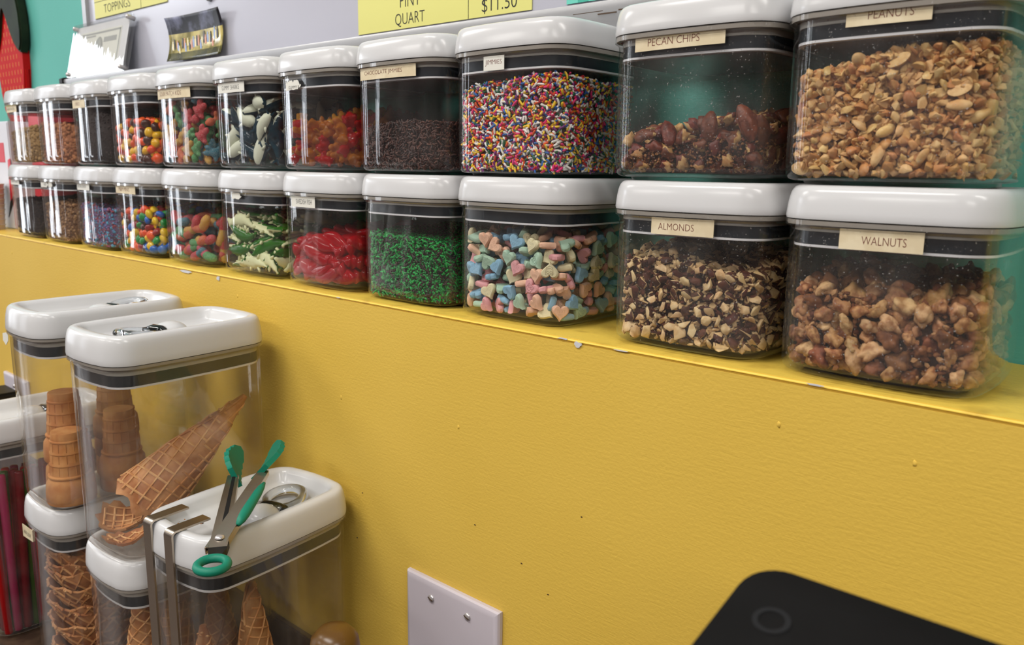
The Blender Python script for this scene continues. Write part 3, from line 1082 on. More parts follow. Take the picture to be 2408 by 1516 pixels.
def randrot(r_):
    return Quaternion((r_.gauss(0, 1), r_.gauss(0, 1), r_.gauss(0, 1), r_.gauss(0, 1))).normalized().to_matrix()

def merged(name, variants, items, m, extra=None):
    """variants: list of (verts Nx3, faces); items: (variant, 3x3, pos, colour)"""
    V, C, F = [], [], []
    base = 0
    for vi, R3, pos, col in items:
        v, f = variants[vi]
        V.append(v @ np.array(R3).T + np.array(pos))
        C.append(np.tile(np.array(col), (len(v), 1)))
        F.append(f + base)
        base += len(v)
    if extra:
        ev, ef, ec = extra
        V.append(np.array(ev)); C.append(np.tile(np.array(ec), (len(ev), 1)))
    V, C = np.vstack(V), np.vstack(C)
    me = bpy.data.meshes.new(name)
    polys = np.vstack(F)
    me.vertices.add(len(V))
    me.vertices.foreach_set('co', V.ravel())
    k = polys.shape[1]
    loops = polys.ravel()
    starts = np.arange(0, len(polys) * k, k)
    totals = np.full(len(polys), k)
    if extra:
        el = np.concatenate([np.array(f) + base for f in ef])
        et = np.array([len(f) for f in ef])
        es = len(loops) + np.concatenate([[0], np.cumsum(et)[:-1]])
        loops = np.concatenate([loops, el]); starts = np.concatenate([starts, es]); totals = np.concatenate([totals, et])
    me.loops.add(len(loops))
    me.loops.foreach_set('vertex_index', loops.astype(np.int32))
    me.polygons.add(len(starts))
    me.polygons.foreach_set('loop_start', starts.astype(np.int32))
    me.polygons.foreach_set('use_smooth', np.ones(len(starts), bool))
    me.update(calc_edges=True)
    at = me.color_attributes.new('col', 'FLOAT_COLOR', 'POINT')
    at.data.foreach_set('color', np.hstack([C, np.ones((len(C), 1))]).astype(np.float32).ravel())
    me.materials.append(m)
    o = bpy.data.objects.new(name, me)
    COL.objects.link(o)
    return o

def capsule(L, r, n=6, bend=0.0):
    vs = [(0, 0, -L / 2)]
    for s, z in ((.7, -L / 2 + r * .3), (1, -L / 2 + r), (1, 0), (1, L / 2 - r), (.7, L / 2 - r * .3)):
        for k in range(n):
            a = 2 * PI * k / n
            vs.append((r * s * math.cos(a) + bend * (1 - (2 * z / L) ** 2), r * s * math.sin(a), z))
    vs.append((0, 0, L / 2))
    fs = []
    for k in range(n):
        j = (k + 1) % n
        fs.append((0, 1 + j, 1 + k))
        for q in range(4):
            a, b = 1 + q * n, 1 + (q + 1) * n
            fs.append((a + k, a + j, b + j))
            fs.append((a + k, b + j, b + k))
        fs.append((1 + 4 * n + k, 1 + 4 * n + j, len(vs) - 1))
    return np.array(vs), np.array(fs)

def ico_lump(r, sub=1, amp=.3, seed=0, sc3=(1, 1, 1), freq=1.5):
    bm = bmesh.new()
    bmesh.ops.create_icosphere(bm, subdivisions=sub, radius=1)
    for v in bm.verts:
        d = 1 + amp * noise.noise(v.co * freq + Vector((seed * 3.1, seed, 0)))
        v.co = Vector((v.co.x * sc3[0], v.co.y * sc3[1], v.co.z * sc3[2])) * d * r
    vs = np.array([v.co[:] for v in bm.verts])
    fs = np.array([[v.index for v in f.verts] for f in bm.faces])
    bm.free()
    return vs, fs

def lc(c):
    return lin(c)[:3]

def sprinkles(key, level, palette, Ls, rads, nwall, ntop, name, label, group, m, corecol, seed, thick=.0035):
    r_ = random.Random(seed)
    variants = []
    for L in Ls:
        for rd in rads:
            variants.append(capsule(L, rd, 6, L * 0.03))
            variants.append(capsule(L, rd, 6, L * 0.12))
    items = []
    for p, nrm in free_points(level, nwall, ntop, max(rads), thick, seed):
        tan = rot_from(nrm, r_, .35) @ Matrix.Rotation(PI / 2, 3, 'X')
        if r_.random() < .2:
            tan = randrot(r_)
        c = np.array(palette[int(r_.random() * len(palette))]) * r_.uniform(.85, 1.1)
        items.append((int(r_.random() * len(variants)), tan, p, c))
    cv, cf = core(key, level, 0.0035, None, 0.002)
    o = merged(name, variants, items, m, (cv, cf, corecol))
    o.location = jars[key].location
    tag(o, label, 'sprinkles', group, 'stuff')
    return o

def crumbs(key, level, cols, sizes, nwall, ntop, name, label, corecol, seed, thick=.004, flat=1):
    r_ = random.Random(seed)
    variants = [ico_lump(1, 1, .55, k, (1, .8, .7 * flat)) for k in range(6)]
    items = []
    for p, nrm in free_points(level, nwall, ntop, .0012, thick, seed):
        s = r_.choice(sizes) * r_.uniform(.7, 1.2)
        c = np.array(cols[int(r_.random() * len(cols))]) * r_.uniform(.8, 1.15)
        items.append((int(r_.random() * 6), randrot(r_) * s, p - nrm * s * .5, c))
    cv, cf = core(key, level, 0.0025, None, 0.0015)
    o = merged(name, variants, items, M['attr_dull'], (cv, cf, corecol))
    o.location = jars[key].location
    tag(o, label, 'crumbs', None, 'stuff')
    return o

PAL = [lc(c) for c in ((236, 232, 226), (236, 232, 226), (240, 198, 40), (236, 90, 28), (232, 40, 120), (120, 40, 120), (28, 92, 168), (14, 92, 58), (184, 28, 34), (240, 198, 40), (230, 226, 220))]
sprinkles('U8', level_fn('U8', .061, .074, .074, .070, .0015, .006), PAL, (.0036, .0050, .0064), (.00090, .00105), 4600, 2200, 'rainbow_jimmies',
          'rainbow coloured jimmies filling half the jar', 'jimmies', M['attr'], lc((70, 34, 44)), 3)
sprinkles('U7', level_fn('U7', .040, .044, .044, .046, .001, .002), [lc(c) for c in ((54, 28, 22), (72, 40, 32), (40, 20, 17), (88, 54, 44))], (.0040, .0050, .0060), (.00080, .0009), 3600, 1400,
          'chocolate_jimmies', 'dark brown chocolate jimmies in the bottom third of the jar', 'jimmies', M['attr'], lc((28, 18, 15)), 4)
sprinkles('L7', level_fn('L7', .061, .055, .066, .062, .0015, .001), [lc(c) for c in ((14, 128, 56), (20, 150, 62), (10, 100, 48), (44, 26, 22), (54, 34, 28), (24, 170, 76))], (.0020, .0028, .0040, .0056), (.0008, .00095), 5600, 2400,
          'green_and_brown_sprinkles', 'green and brown sprinkles filling half the jar', 'jimmies', M['attr'], lc((24, 50, 28)), 5, .003)
G = lambda *a: [lc(c) for c in a]
crumbs('U0', level_fn('U0', .050, .060, .055, .066, .002), G((164, 132, 88), (150, 118, 76), (178, 146, 100)), (.0008, .0012, .003, .0045), 2600, 900, 'graham_crumbs', 'sandy brown graham crumbs', lc((150, 120, 80)), 6)
crumbs('U1', level_fn('U1', .064, .052, .062, .058, .003, .003), G((168, 112, 78), (152, 96, 64), (184, 124, 84)), (.0009, .0014, .003, .005), 2600, 900, 'brown_crumbs', 'reddish brown crumbs', lc((150, 96, 66)), 7)
crumbs('U2', level_fn('U2', .078, .072, .078, .074, .002), G((50, 42, 40), (40, 34, 34), (62, 52, 50)), (.0008, .0012, .0016), 3600, 900, 'dark_cookie_crumbs', 'very dark brown cookie crumbs', lc((42, 35, 34)), 8)
crumbs('L0', level_fn('L0', .060, .060, .064, .064, .003), G((44, 36, 34), (34, 28, 28), (58, 48, 44)), (.0008, .0014, .0022), 3600, 900, 'black_cookie_crumbs', 'near black cookie crumbs', lc((36, 30, 30)), 9)
crumbs('L1', level_fn('L1', .056, .056, .060, .060, .002, .006), G((150, 116, 84), (128, 92, 62), (172, 136, 98), (104, 72, 50)), (.0010, .0018, .0026, .0034), 2800, 1100, 'toffee_crumbs', 'tan toffee crumbs', lc((112, 82, 60)), 10)
crumbs('L2', level_fn('L2', .060, .056, .062, .060, .003, .003), G((84, 150, 186), (150, 92, 124), (104, 112, 166), (168, 84, 90), (122, 92, 140), (92, 160, 190)), (.0010, .0018, .0026), 3200, 1300, 'pink_and_blue_crunch', 'pink, blue and lilac candy crunch', lc((96, 78, 110)), 11)

# individual pieces ---------------------------------------------------------
def zone(p, lev):
    top = lev(p.x, p.y)
    v = 'top' if p.z > top - .010 else ('upper part' if p.z > top * .62 else ('middle' if p.z > top * .33 else 'bottom'))
    if p.y < -.012 or p.x < .02:
        u = 'left' if p.x < -.022 else ('centre' if p.x < .020 else 'right corner')
    else:
        u = 'side face'
    return '%s, %s' % (v, u)

_mv = {}
def fit(o, base, hx=None, hy=None, zf=None, r_=None):
    """shift a piece so that every vertex is inside the jar's inner wall"""
    hx = hx or IA - .0004
    hy = hy or IA - .0004
    zf = FLOOR + .0002 if zf is None else zf
    r_ = r_ or IR
    me = o.data
    if me.name not in _mv:
        _mv[me.name] = np.array([v.co[:] for v in me.vertices])
    M4 = np.array(o.matrix_world)
    V = _mv[me.name] @ M4[:3, :3].T + M4[:3, 3] - np.array(base)
    d = np.zeros(3)
    for _ in range(3):
        Q = V + d
        d[0] += max(0, -hx - Q[:, 0].min()) - max(0, Q[:, 0].max() - hx)
        d[1] += max(0, -hy - Q[:, 1].min()) - max(0, Q[:, 1].max() - hy)
        d[2] += max(0, zf - Q[:, 2].min())
        Q = V + d
        a = np.abs(Q[:, 0]) - (hx - r_)
        b = np.abs(Q[:, 1]) - (hy - r_)
        e = np.where((a > 0) & (b > 0), np.hypot(a, b) - r_, 0)
        k = e.argmax()
        if e[k] > 0:
            L = math.hypot(a[k], b[k])
            d[0] -= math.copysign(a[k] / L * e[k], Q[k, 0])
            d[1] -= math.copysign(b[k] / L * e[k], Q[k, 1])
    o.matrix_world = Matrix.Translation(Vector(d)) @ o.matrix_world
def place(proto_list, key, pts, name, label, cat, group, r_, orient='flat', tilt=.4, scale=(.9, 1.1), pick=None, cap=300):
    base = Vector(jars[key].location)
    n = 0
    for p, nrm in pts:
        if n >= cap:
            break
        src = pick(n) if pick else r_.choice(proto_list)
        o = src.copy()
        kids = [c for c in src.children]
        if orient == 'flat':
            R3 = rot_from(nrm, r_, tilt)
        elif orient == 'long':
            R3 = rot_from(nrm, r_, tilt)
        else:
            R3 = randrot(r_)
        s = r_.uniform(*scale)
        o.matrix_world = Matrix.Translation(base + p) @ R3.to_4x4() @ Matrix.Scale(s, 4)
        o.name = name
        COL.objects.link(o)
        fit(o, base)
        zn = zone(p, LEV[key])
        dd = src.get('desc', '')
        if '{d}' in label:
            dd = (dd + (' small' if s < (scale[0] + scale[1]) / 2 else ' large')).strip()
            lb_, gr_ = label.replace('{d}', dd), dd + ' ' + group
        else:
            lb_, gr_ = label, group
        if 'desc' in o:
            del o['desc']
        tag(o, lb_ + ', ' + zn, cat, gr_ + ', ' + zn)
        for c in kids:
            d = c.copy()
            d.parent = o
            COL.objects.link(d)
        n += 1
    return n

def proto(name, vs, fs, mats, smooth=True, midx=None):
    me = bpy.data.meshes.new(name)
    me.from_pydata([tuple(v) for v in vs], [], [tuple(int(i) for i in f) for f in fs])
    for m in (mats if isinstance(mats, (list, tuple)) else [mats]):
        me.materials.append(m)
    if midx is not None:
        me.polygons.foreach_set('material_index', midx)
    if smooth:
        me.polygons.foreach_set('use_smooth', [True] * len(me.polygons))
    me.update()
    return bpy.data.objects.new(name, me)

def protobm(name, bm, mats, smooth=True, angle=None):
    bmesh.ops.recalc_face_normals(bm, faces=bm.faces[:])
    me = bpy.data.meshes.new(name)
    bm.to_mesh(me)
    bm.free()
    for m in (mats if isinstance(mats, (list, tuple)) else [mats]):
        me.materials.append(m)
    if smooth:
        me.polygons.foreach_set('use_smooth', [True] * len(me.polygons))
        if angle:
            me.set_sharp_from_angle(angle=angle)
    return bpy.data.objects.new(name, me)

def heapcore(key, level, ins, col, name, label, cat, drop=.004, cols=None, pr=.004, cnt=700, seed=0, thick=.006, sub=1):
    """the rest of the heap: one stuff object with small pieces and filling"""
    r_ = random.Random(seed)
    variants = [ico_lump(1, sub, .5, k, (1, .8, .65)) for k in range(5)]
    items = []
    lv = lambda x, y: level(x, y) - drop * .5
    for p, nrm in free_points(lv, cnt, cnt // 2, pr + ins * .55, thick, seed):
        c = np.array(r_.choice(cols)) * r_.uniform(.75, 1.0)
        items.append((r_.randrange(5), randrot(r_) * pr * r_.uniform(.6, 1.1), p, c))
    cv, cf = core(key, level, ins + .006, None, drop + .003)
    o = merged(name, variants, items, M['attr_dull'], (cv, cf, col))
    o.location = jars[key].location
    tag(o, label, cat, None, 'stuff')

def lentil(r, th, m, name):
    bm = bmesh.new()
    bmesh.ops.create_uvsphere(bm, u_segments=14, v_segments=8, radius=1)
    for v in bm.verts:
        v.co = Vector((v.co.x * r, v.co.y * r, v.co.z * th))
    return protobm(name, bm, m)
cc = lambda c: mat('candy_shell', c, 0.22, 0.5, coat=0.2, var=.06)
orange, yell, brown = (232, 84, 24), (236, 180, 24), (70, 32, 22)
ps = {k: lentil(.0062, .0047, cc(c), 'oval_candy') for k, c in (('orange', orange), ('yellow', yell), ('brown', brown))}
lev = level_fn('U3', .052, .058, .056, .064, .002, .004)
pts = shell_points(lev, .0088, .0046, 2, 5200, seed=21, step=.006)
order = ['orange', 'orange', 'brown', 'yellow', 'orange', 'brown', 'orange', 'yellow']
rr1 = random.Random(5)
by = {}
for q in pts[:300]:
    by.setdefault(rr1.choice(order), []).append(q)
for k, pl in by.items():
    place([ps[k]], 'U3', pl, 'oval_candy', '%s candy-coated candy in the orange and brown candy jar' % k, 'candy', '%s candies in the upper row jar' % k, random.Random(31), tilt=.9, scale=(.92, 1.08))
heapcore('U3', lev, .006, lc((60, 30, 20)), 'loose_candies', 'rest of the orange, yellow and brown candies in the upper jar', 'candies', .006, [lc(orange), lc(brown), lc(yell)], .005, 260, 5)
six = {'blue': (26, 98, 190), 'green': (24, 140, 62), 'red': (150, 30, 34), 'orange': (236, 88, 30), 'yellow': (232, 190, 30), 'brown': (66, 38, 30)}
ps = {k: lentil(.0062, .0041, cc(c), 'round_candy') for k, c in six.items()}
lev = level_fn('L3', .060, .058, .064, .066, .003, .002)
pts = shell_points(lev, .0086, .0044, 2, 5600, seed=22, step=.006)
by = {}
for q in pts[:300]:
    by.setdefault(rr1.choice(list(six)), []).append(q)
for k, pl in by.items():
    place([ps[k]], 'L3', pl, 'round_candy', '%s round candy in the lower jar of mixed bright candies' % k, 'candy', '%s candies in the lower row jar' % k, random.Random(32), tilt=.9, scale=(.92, 1.08))
heapcore('L3', lev, .006, lc((60, 34, 30)), 'loose_candies', 'rest of the mixed bright candies in the lower jar', 'candies', .006, [lc(c) for c in six.values()], .005, 260, 6)

# heart candies
def heart_outline(s, n=22):
    pts = []
    for k in range(n):
        t = 2 * PI * k / n
        x = 16 * math.sin(t) ** 3
        y = 13 * math.cos(t) - 5 * math.cos(2 * t) - 2 * math.cos(3 * t) - math.cos(4 * t)
        pts.append((x / 17 * s, (y + 2) / 17 * s))
    return pts
def heart_mesh(m, s=.0074, th=.0049):
    bm = bmesh.new()
    o = heart_outline(s)
    rings = []
    for sc_, z in ((.80, -th / 2), (.95, -th / 2 + .0008), (1, -th / 4), (1, th / 4), (.95, th / 2 - .0008), (.82, th / 2)):
        rings.append([bm.verts.new((x * sc_, y * sc_, z)) for x, y in o])
    n = len(o)
    for a, b in zip(rings, rings[1:]):
        for i in range(n):
            bm.faces.new((a[i], a[(i + 1) % n], b[(i + 1) % n], b[i]))
    bm.faces.new(list(reversed(rings[0])))
    bm.faces.new(rings[-1])
    return protobm('heart_candy', bm, m, True, .6)
hc = {'pink': (228, 166, 170), 'peach': (236, 190, 162), 'blue': (138, 180, 206), 'green': (174, 204, 182), 'cream': (226, 216, 178)}
hm, print_shade = {}, {}
for k, c in hc.items():
    hm[k] = heart_mesh(mat('chalky_%s' % k, c, .75, .25, bump=.25, bscale=700, var=.03))
    print_shade[k] = mat('pressed_%s' % k, tuple(x * .86 for x in c), .8, .2)  # heart colour darkened, painting in the shadow of the pressed letters
words = [('TEXT', 'ME'), ('SWIPE', 'LEFT'), ('WINK',), ('HARD', 'PASS'), None]
def heart_child(k, wd):
    """raised print on one face of a heart (slightly proud of the face)"""
    z = .00325
    if wd:
        V, F = [], []
        for li, s in enumerate(wd):
            vs_, fs_, wh = text_mesh(s)
            w_ = .0098 if len(s) > 4 else (.0088 if len(s) > 2 else .0046)
            h_ = .0031
            y0_ = (.0006 if li == 0 else -.0036) if len(wd) == 2 else -.0010
            b = len(V)
            V += [(-w_ / 2 + v[0] / wh[0] * w_, y0_ + v[1] / wh[1] * h_, z) for v in vs_]
            F += [tuple(i + b for i in f) for f in fs_]
        return proto('lettering', V, F, print_shade[k], False)
    bm = bmesh.new()                                # smiling face: two eyes and a mouth inside a frame
    for cx in (-.0016, .0016):
        pts_ = [(cx + .0011 * math.cos(a * PI / 4), .0016 + .0013 * math.sin(a * PI / 4), z) for a in range(9)]
        tube(bm, pts_, .00028, 4, False)
    tube(bm, [(.0022 * math.cos(a), -.0008 + .0018 * math.sin(a), z) for a in (PI + .3, PI + .9, PI + 1.57, PI + 2.2, PI + 2.8)], .00028, 4)
    tube(bm, [(-.0038, .0042, z), (-.0034, -.003, z), (0, -.0048, z), (.0034, -.003, z), (.0038, .0042, z), (0, .0038, z), (-.0038, .0042, z)], .0003, 4)
    return protobm('pressed_face', bm, print_shade[k])
lev = level_fn('L8', .062, .062, .084, .080, .003, .007)
pts = shell_points(lev, .0098, .0038, 3, 7000, seed=41, step=.0062)
rh = random.Random(8)
rh2 = random.Random(9)
base = Vector(jars['L8'].location)
heart_print = {}
nh = 0
for p, nrm in pts[:300]:
    k = rh.choice(list(hc))
    o = hm[k].copy()
    o.name = 'heart_candy'
    face = rh.random()
    if nrm.z < .5 and face < .42:
        z = Vector(nrm) + Vector((rh.uniform(-.35, .35), rh.uniform(-.2, .1), rh.uniform(-.25, .35)))
        q = z.to_track_quat('Z', 'Y') @ Quaternion((0, 0, 1), rh.uniform(-1.0, 1.0) + (PI if rh.random() < .3 else 0))
        Mh = q.to_matrix()
        # push flat hearts clear of the wall
    elif face < .8:
        Mh = rot_from((0, 0, 1), rh, .45)
        if nrm.z < .5:
            p = p - nrm * .0045
    else:
        Mh = randrot(rh)
        if nrm.z < .5:
            p = p - nrm * .0045
    o.matrix_world = Matrix.Translation(base + p) @ Mh.to_4x4()
    COL.objects.link(o)
    fit(o, base)
    zn = zone(p, lev)
    wd = rh2.choice(words)
    if nrm.z < .5 and face < .42:
        key_ = (k, wd)
        if key_ not in heart_print:
            heart_print[key_] = heart_child(k, wd)
        c = heart_print[key_].copy()
        c.parent = o
        c.scale = (.77, .77, .77)
        COL.objects.link(c)
        tag(o, '%s heart candy %s' % (k, 'pressed with %s' % ' '.join(wd) if wd else 'pressed with a smiling face') + ', ' + zn, 'candy', '%s hearts with the same print, %s' % (k, zn))
    else:
        tag(o, '%s heart candy without visible print in its jar, %s' % (k, zn), 'candy', '%s heart candies, %s' % (k, zn))
    nh += 1

# sugared gummy worms
def worm(colA, colB, L, bend, seed):
    bm = bmesh.new()
    r_ = random.Random(seed)
    n = 14
    pts_, rad, mi_ = [], [], []
    for i in range(n):
        t = i / (n - 1)
        a = (t - .5) * bend
        R_ = L / bend if abs(bend) > .05 else 1e3
        pts_.append((R_ * math.sin(a), R_ * (1 - math.cos(a)), .0008 * math.sin(t * 9 + seed)))
        e = min(t, 1 - t) * (n - 1)
        rad.append(.0052 * (.45 if e < .5 else (.85 if e < 1.5 else 1)) * (1 + .05 * math.sin(i * 2.6)))
        mi_.append(0 if t < .5 else 1)
    tube(bm, pts_, rad, 10, mi=mi_)
    return protobm('gummy_worm', bm, [colA, colB])
sg = {k: gummy('sugared_%s' % k, c, .55, .0, .55) for k, c in {'red': (214, 48, 66), 'blue': (40, 134, 158), 'green': (74, 170, 96), 'orange': (232, 112, 58), 'yellow': (226, 176, 60), 'pink': (226, 70, 110)}.items()}
wp = [('orange', 'yellow'), ('red', 'blue'), ('green', 'orange'), ('blue', 'red'), ('yellow', 'red'), ('pink', 'green')]
lev = level_fn('L4', .046, .044, .060, .050, .004, .012)
pts = shell_points(lev, .0155, .0056, 3, 2500, seed=51, step=.010)
r_ = random.Random(3)
base = Vector(jars['L4'].location)
wproto = {}
for q, (a, b) in enumerate(wp):
    wproto[(a, b)] = [worm(sg[a], sg[b], L, bd, q * 3 + kk) for kk, (L, bd) in enumerate(((.036, .9), (.040, 1.8), (.032, .3)))]
for n_, (p, nrm) in enumerate(pts):
    ab = r_.choice(wp)
    o = r_.choice(wproto[ab]).copy()
    o.name = 'gummy_worm'
    z = Vector(nrm)
    p2 = p.copy()
    mx_ = IA - .022
    if nrm.z > .5 or abs(nrm.y) > .5:
        p2.x = max(-mx_, min(mx_, p2.x))
    if nrm.z > .5 or abs(nrm.x) > .5:
        p2.y = max(-mx_, min(mx_, p2.y))
    R3 = (z.to_track_quat('Z', 'Y') @ Quaternion((0, 0, 1), r_.uniform(-.6, .6) + (PI / 2 if abs(nrm.y) < .5 and nrm.z < .5 else 0) * 1)).to_matrix()
    o.matrix_world = Matrix.Translation(base + p2) @ R3.to_4x4()
    COL.objects.link(o)
    fit(o, base)
    zn = zone(p, lev)
    tag(o, 'half %s, half %s sugared gummy worm in its jar, ' % ab + zn, 'candy', '%s and %s gummy worms, ' % ab + zn)

# sour kids: small sugared figures
def blob_mesh(name, balls, m, sub=2, voxel=.0009):
    """continuous lumpy body out of overlapping ellipsoids (remeshed)"""
    bm = bmesh.new()
    for (x, y, z, rx, ry, rz) in balls:
        bmesh.ops.create_icosphere(bm, subdivisions=sub, radius=1, matrix=Matrix.Translation((x, y, z)) @ Matrix.Diagonal((rx, ry, rz, 1)))
    me = bpy.data.meshes.new(name)
    bm.to_mesh(me)
    bm.free()
    o = bpy.data.objects.new(name, me)
    COL.objects.link(o)
    rm = o.modifiers.new('r', 'REMESH')
    rm.mode = 'VOXEL'
    rm.voxel_size = voxel
    s = o.modifiers.new('s', 'SMOOTH')
    s.iterations = 3
    dg = bpy.context.evaluated_depsgraph_get()
    me2 = bpy.data.meshes.new_from_object(o.evaluated_get(dg))
    bpy.data.objects.remove(o)
    me2.materials.clear()
    for mm in (m if isinstance(m, (list, tuple)) else [m]):
        me2.materials.append(mm)
    me2.polygons.foreach_set('use_smooth', [True] * len(me2.polygons))
    return bpy.data.objects.new(name, me2)
kid_balls = [(0, 0, 0, .0058, .0075, .0045), (0, .0115, 0, .0050, .0048, .0042), (0, .0155, 0, .0030, .0028, .003), (-.0062, .0030, 0, .0036, .0028, .003), (.0062, .0030, 0, .0036, .0028, .003),
             (-.0035, -.0085, 0, .0032, .0048, .0034), (.0035, -.0085, 0, .0032, .0048, .0034)]
kb = blob_mesh('sour_gummy', kid_balls, sg['red'], 2, .0012)
kids = {}
for k in ('red', 'blue', 'green', 'orange', 'yellow'):
    me = kb.data.copy()
    me.materials[0] = sg[k]
    kids[k] = bpy.data.objects.new('sour_gummy', me)
lev = level_fn('U4', .076, .082, .086, .092, .005, .004)
pts = shell_points(lev, .0160, .0052, 3, 2600, seed=61, step=.010)
r_ = random.Random(12)
for k in kids:
    sub = [q for i, q in enumerate(pts) if (i * 7 + i // 5) % 5 == list(kids).index(k)]
    place([kids[k]], 'U4', sub, 'sour_gummy', '%s sugared figure-shaped sour gummy in its jar' % k, 'candy', '%s sour gummies' % k, r_, tilt=.25, scale=(.9, 1.08))

# gummy bears
bear = [(0, 0, 0, .0058, .0078, .0048), (0, .0100, .0008, .0048, .0046, .0044), (-.0034, .0140, 0, .0018, .0018, .0016), (.0034, .0140, 0, .0018, .0018, .0016), (0, .0098, .0048, .0022, .0018, .0016),
        (-.0046, .0022, .0040, .0021, .0021, .0030), (.0046, .0022, .0040, .0021, .0021, .0030), (-.0042, -.0062, .0036, .0026, .0026, .0036), (.0042, -.0062, .0036, .0026, .0026, .0036)]
bb = blob_mesh('gummy_bear', bear, sg['red'], 2, .0009)
gcol = {'yellow': (232, 168, 12), 'amber': (206, 130, 24), 'red': (206, 18, 14), 'green': (8, 104, 44), 'orange': (224, 92, 20)}
bears = {}
for k, c in gcol.items():
    me = bb.data.copy()
    me.materials[0] = gummy('jelly_%s' % k, c, .08, .52)
    bears[k] = bpy.data.objects.new('gummy_bear', me)
lev = level_fn('U6', .042, .048, .050, .060, .006, .004)
pts = shell_points(lev, .0150, .0060, 3, 2000, seed=71, step=.011)
seq = ['amber', 'yellow', 'red', 'amber', 'green', 'yellow', 'red', 'orange']
for k in bears:
    sub = [q for i, q in enumerate(pts) if seq[(i * 5 + i // 3) % 8] == k]
    place([bears[k]], 'U6', sub, 'gummy_bear', '%s translucent gummy bear in the bear jar' % k, 'candy', '%s gummy bears' % k, r_, tilt=.5, scale=(1.0, 1.25))

# gummy sharks and crocodiles: two-tone bodies
def two_tone(name, stations, mats, wob=0, n=12, bend=0.0, fins=()):
    """stations: (s, half width, top height, bottom height); lower half gets material 1"""
    bm = bmesh.new()
    L = stations[-1][0] - stations[0][0]
    rings = []
    def bd(x):
        t = (x - stations[0][0]) / L - .5
        if abs(bend) < 1e-3:
            return Vector((x, 0)), 0
        Rb = L / bend
        return Vector((Rb * math.sin(t * bend), Rb * (1 - math.cos(t * bend)))), t * bend
    for s, w_, ht, hb in stations:
        c, a = bd(s)
        ring = []
        for k in range(n):
            th = 2 * PI * k / n
            yy = w_ * math.cos(th)
            zz = (ht if math.sin(th) > 0 else hb) * math.sin(th)
            ring.append(bm.verts.new((c.x - math.sin(a) * yy, c.y + math.cos(a) * yy, zz)))
        rings.append(ring)
    for A, B in zip(rings, rings[1:]):
        for i in range(n):
            f = bm.faces.new((A[i], A[(i + 1) % n], B[(i + 1) % n], B[i]))
            f.material_index = 0 if i < n // 2 else 1
    bm.faces.new(rings[0]).material_index = 1
    bm.faces.new(list(reversed(rings[-1]))).material_index = 0
    for (s, y0_, z0_, dx, dy, dz, th) in fins:      # triangular fins / feet
        c, a = bd(s)
        o0 = Vector((c.x - math.sin(a) * y0_, c.y + math.cos(a) * y0_, z0_))
        tip = o0 + Vector((dx * math.cos(a) - dy * math.sin(a), dx * math.sin(a) + dy * math.cos(a), dz))
        tube(bm, [o0, o0.lerp(tip, .6), tip], [th, th * .75, th * .3], 6, mi=[0, 0] if dz > 0 else [1, 1])
    return protobm(name, bm, mats)
blue_j = gummy('jelly_deep_blue', (6, 74, 96), .10, .42)
foam_w = mat('white_foam_candy', (206, 210, 190), .45, .35, bump=.1, bscale=500)
sharks = []
for bd_ in (-.9, .2, 1.2):
    sharks.append(two_tone('gummy_shark', [(-.0175, .0012, .0014, .0012), (-.0145, .0026, .0030, .0024), (-.010, .0046, .0046, .0042), (-.003, .0070, .0064, .0060), (.005, .0076, .0066, .0064), (.011, .0066, .0056, .0054), (.0155, .0042, .0036, .0036), (.0180, .0014, .0014, .0014)],
                           [blue_j, foam_w], bend=bd_, fins=((.001, 0, .0042, -.004, 0, .0065, .0022), (.003, .005, -.001, -.004, .0062, -.001, .002), (.003, -.005, -.001, -.004, -.0062, -.001, .002), (-.0185, 0, 0, -.006, .004, .001, .0014), (-.0185, 0, 0, -.006, -.004, .001, .0014))))
lev = level_fn('U5', .060, .072, .070, .080, .008, -.004)
pts = shell_points(lev, .0170, .0062, 3, 2000, seed=81, step=.011)
base = Vector(jars['U5'].location)
for i, (p, nrm) in enumerate(pts):
    o = r_.choice(sharks).copy()
    o.name = 'gummy_shark'
    white_out = r_.random() < .42
    zz = Vector(nrm) * (-1 if white_out else 1) + Vector((r_.uniform(-.5, .5), r_.uniform(-.4, .4), r_.uniform(-.5, .5)))
    o.matrix_world = Matrix.Translation(base + p) @ (zz.to_track_quat('Z', 'Y') @ Quaternion((0, 0, 1), r_.uniform(0, 6.28))).to_matrix().to_4x4() @ Matrix.Scale(r_.uniform(.95, 1.15), 4)
    COL.objects.link(o)
    fit(o, base)
    zn = zone(p, lev)
    tag(o, 'gummy shark showing its %s in the shark jar, %s' % ('white belly' if white_out else 'blue back', zn), 'candy', 'gummy sharks %s out, %s' % ('belly' if white_out else 'back', zn))
green_j = gummy('jelly_leaf_green', (60, 138, 34), .2, .12)
foam_g = mat('cream_foam_candy', (214, 216, 172), .5, .35, bump=.1, bscale=500)
crocs = []
for kk, bd_ in enumerate((-1.1, .5, 1.3)):
    st = []
    for i in range(15):
        t = i / 14
        w_ = .0010 + .0062 * math.sin(PI * min(1, t * 1.08)) ** .7 * (1 if t < .62 else .72) + .0007 * (-1) ** i
        st.append((-.026 + .052 * t, w_, .0042 * (.35 + .65 * math.sin(PI * t)) + .0006 * (-1) ** i, .0040 * (.35 + .65 * math.sin(PI * t))))
    crocs.append(two_tone('gummy_crocodile', st, [green_j, foam_g], bend=bd_,
                          fins=((-.006, .005, 0, -.003, .005, -.001, .0022), (-.006, -.005, 0, -.003, -.005, -.001, .0022), (.008, .005, 0, .003, .005, -.001, .0022), (.008, -.005, 0, .003, -.005, -.001, .0022))))
lev = level_fn('L5', .052, .060, .066, .066, .004, .008)
pts = shell_points(lev, .0150, .0056, 3, 2600, seed=91, step=.0105)
base = Vector(jars['L5'].location)
mx_ = IA - .026
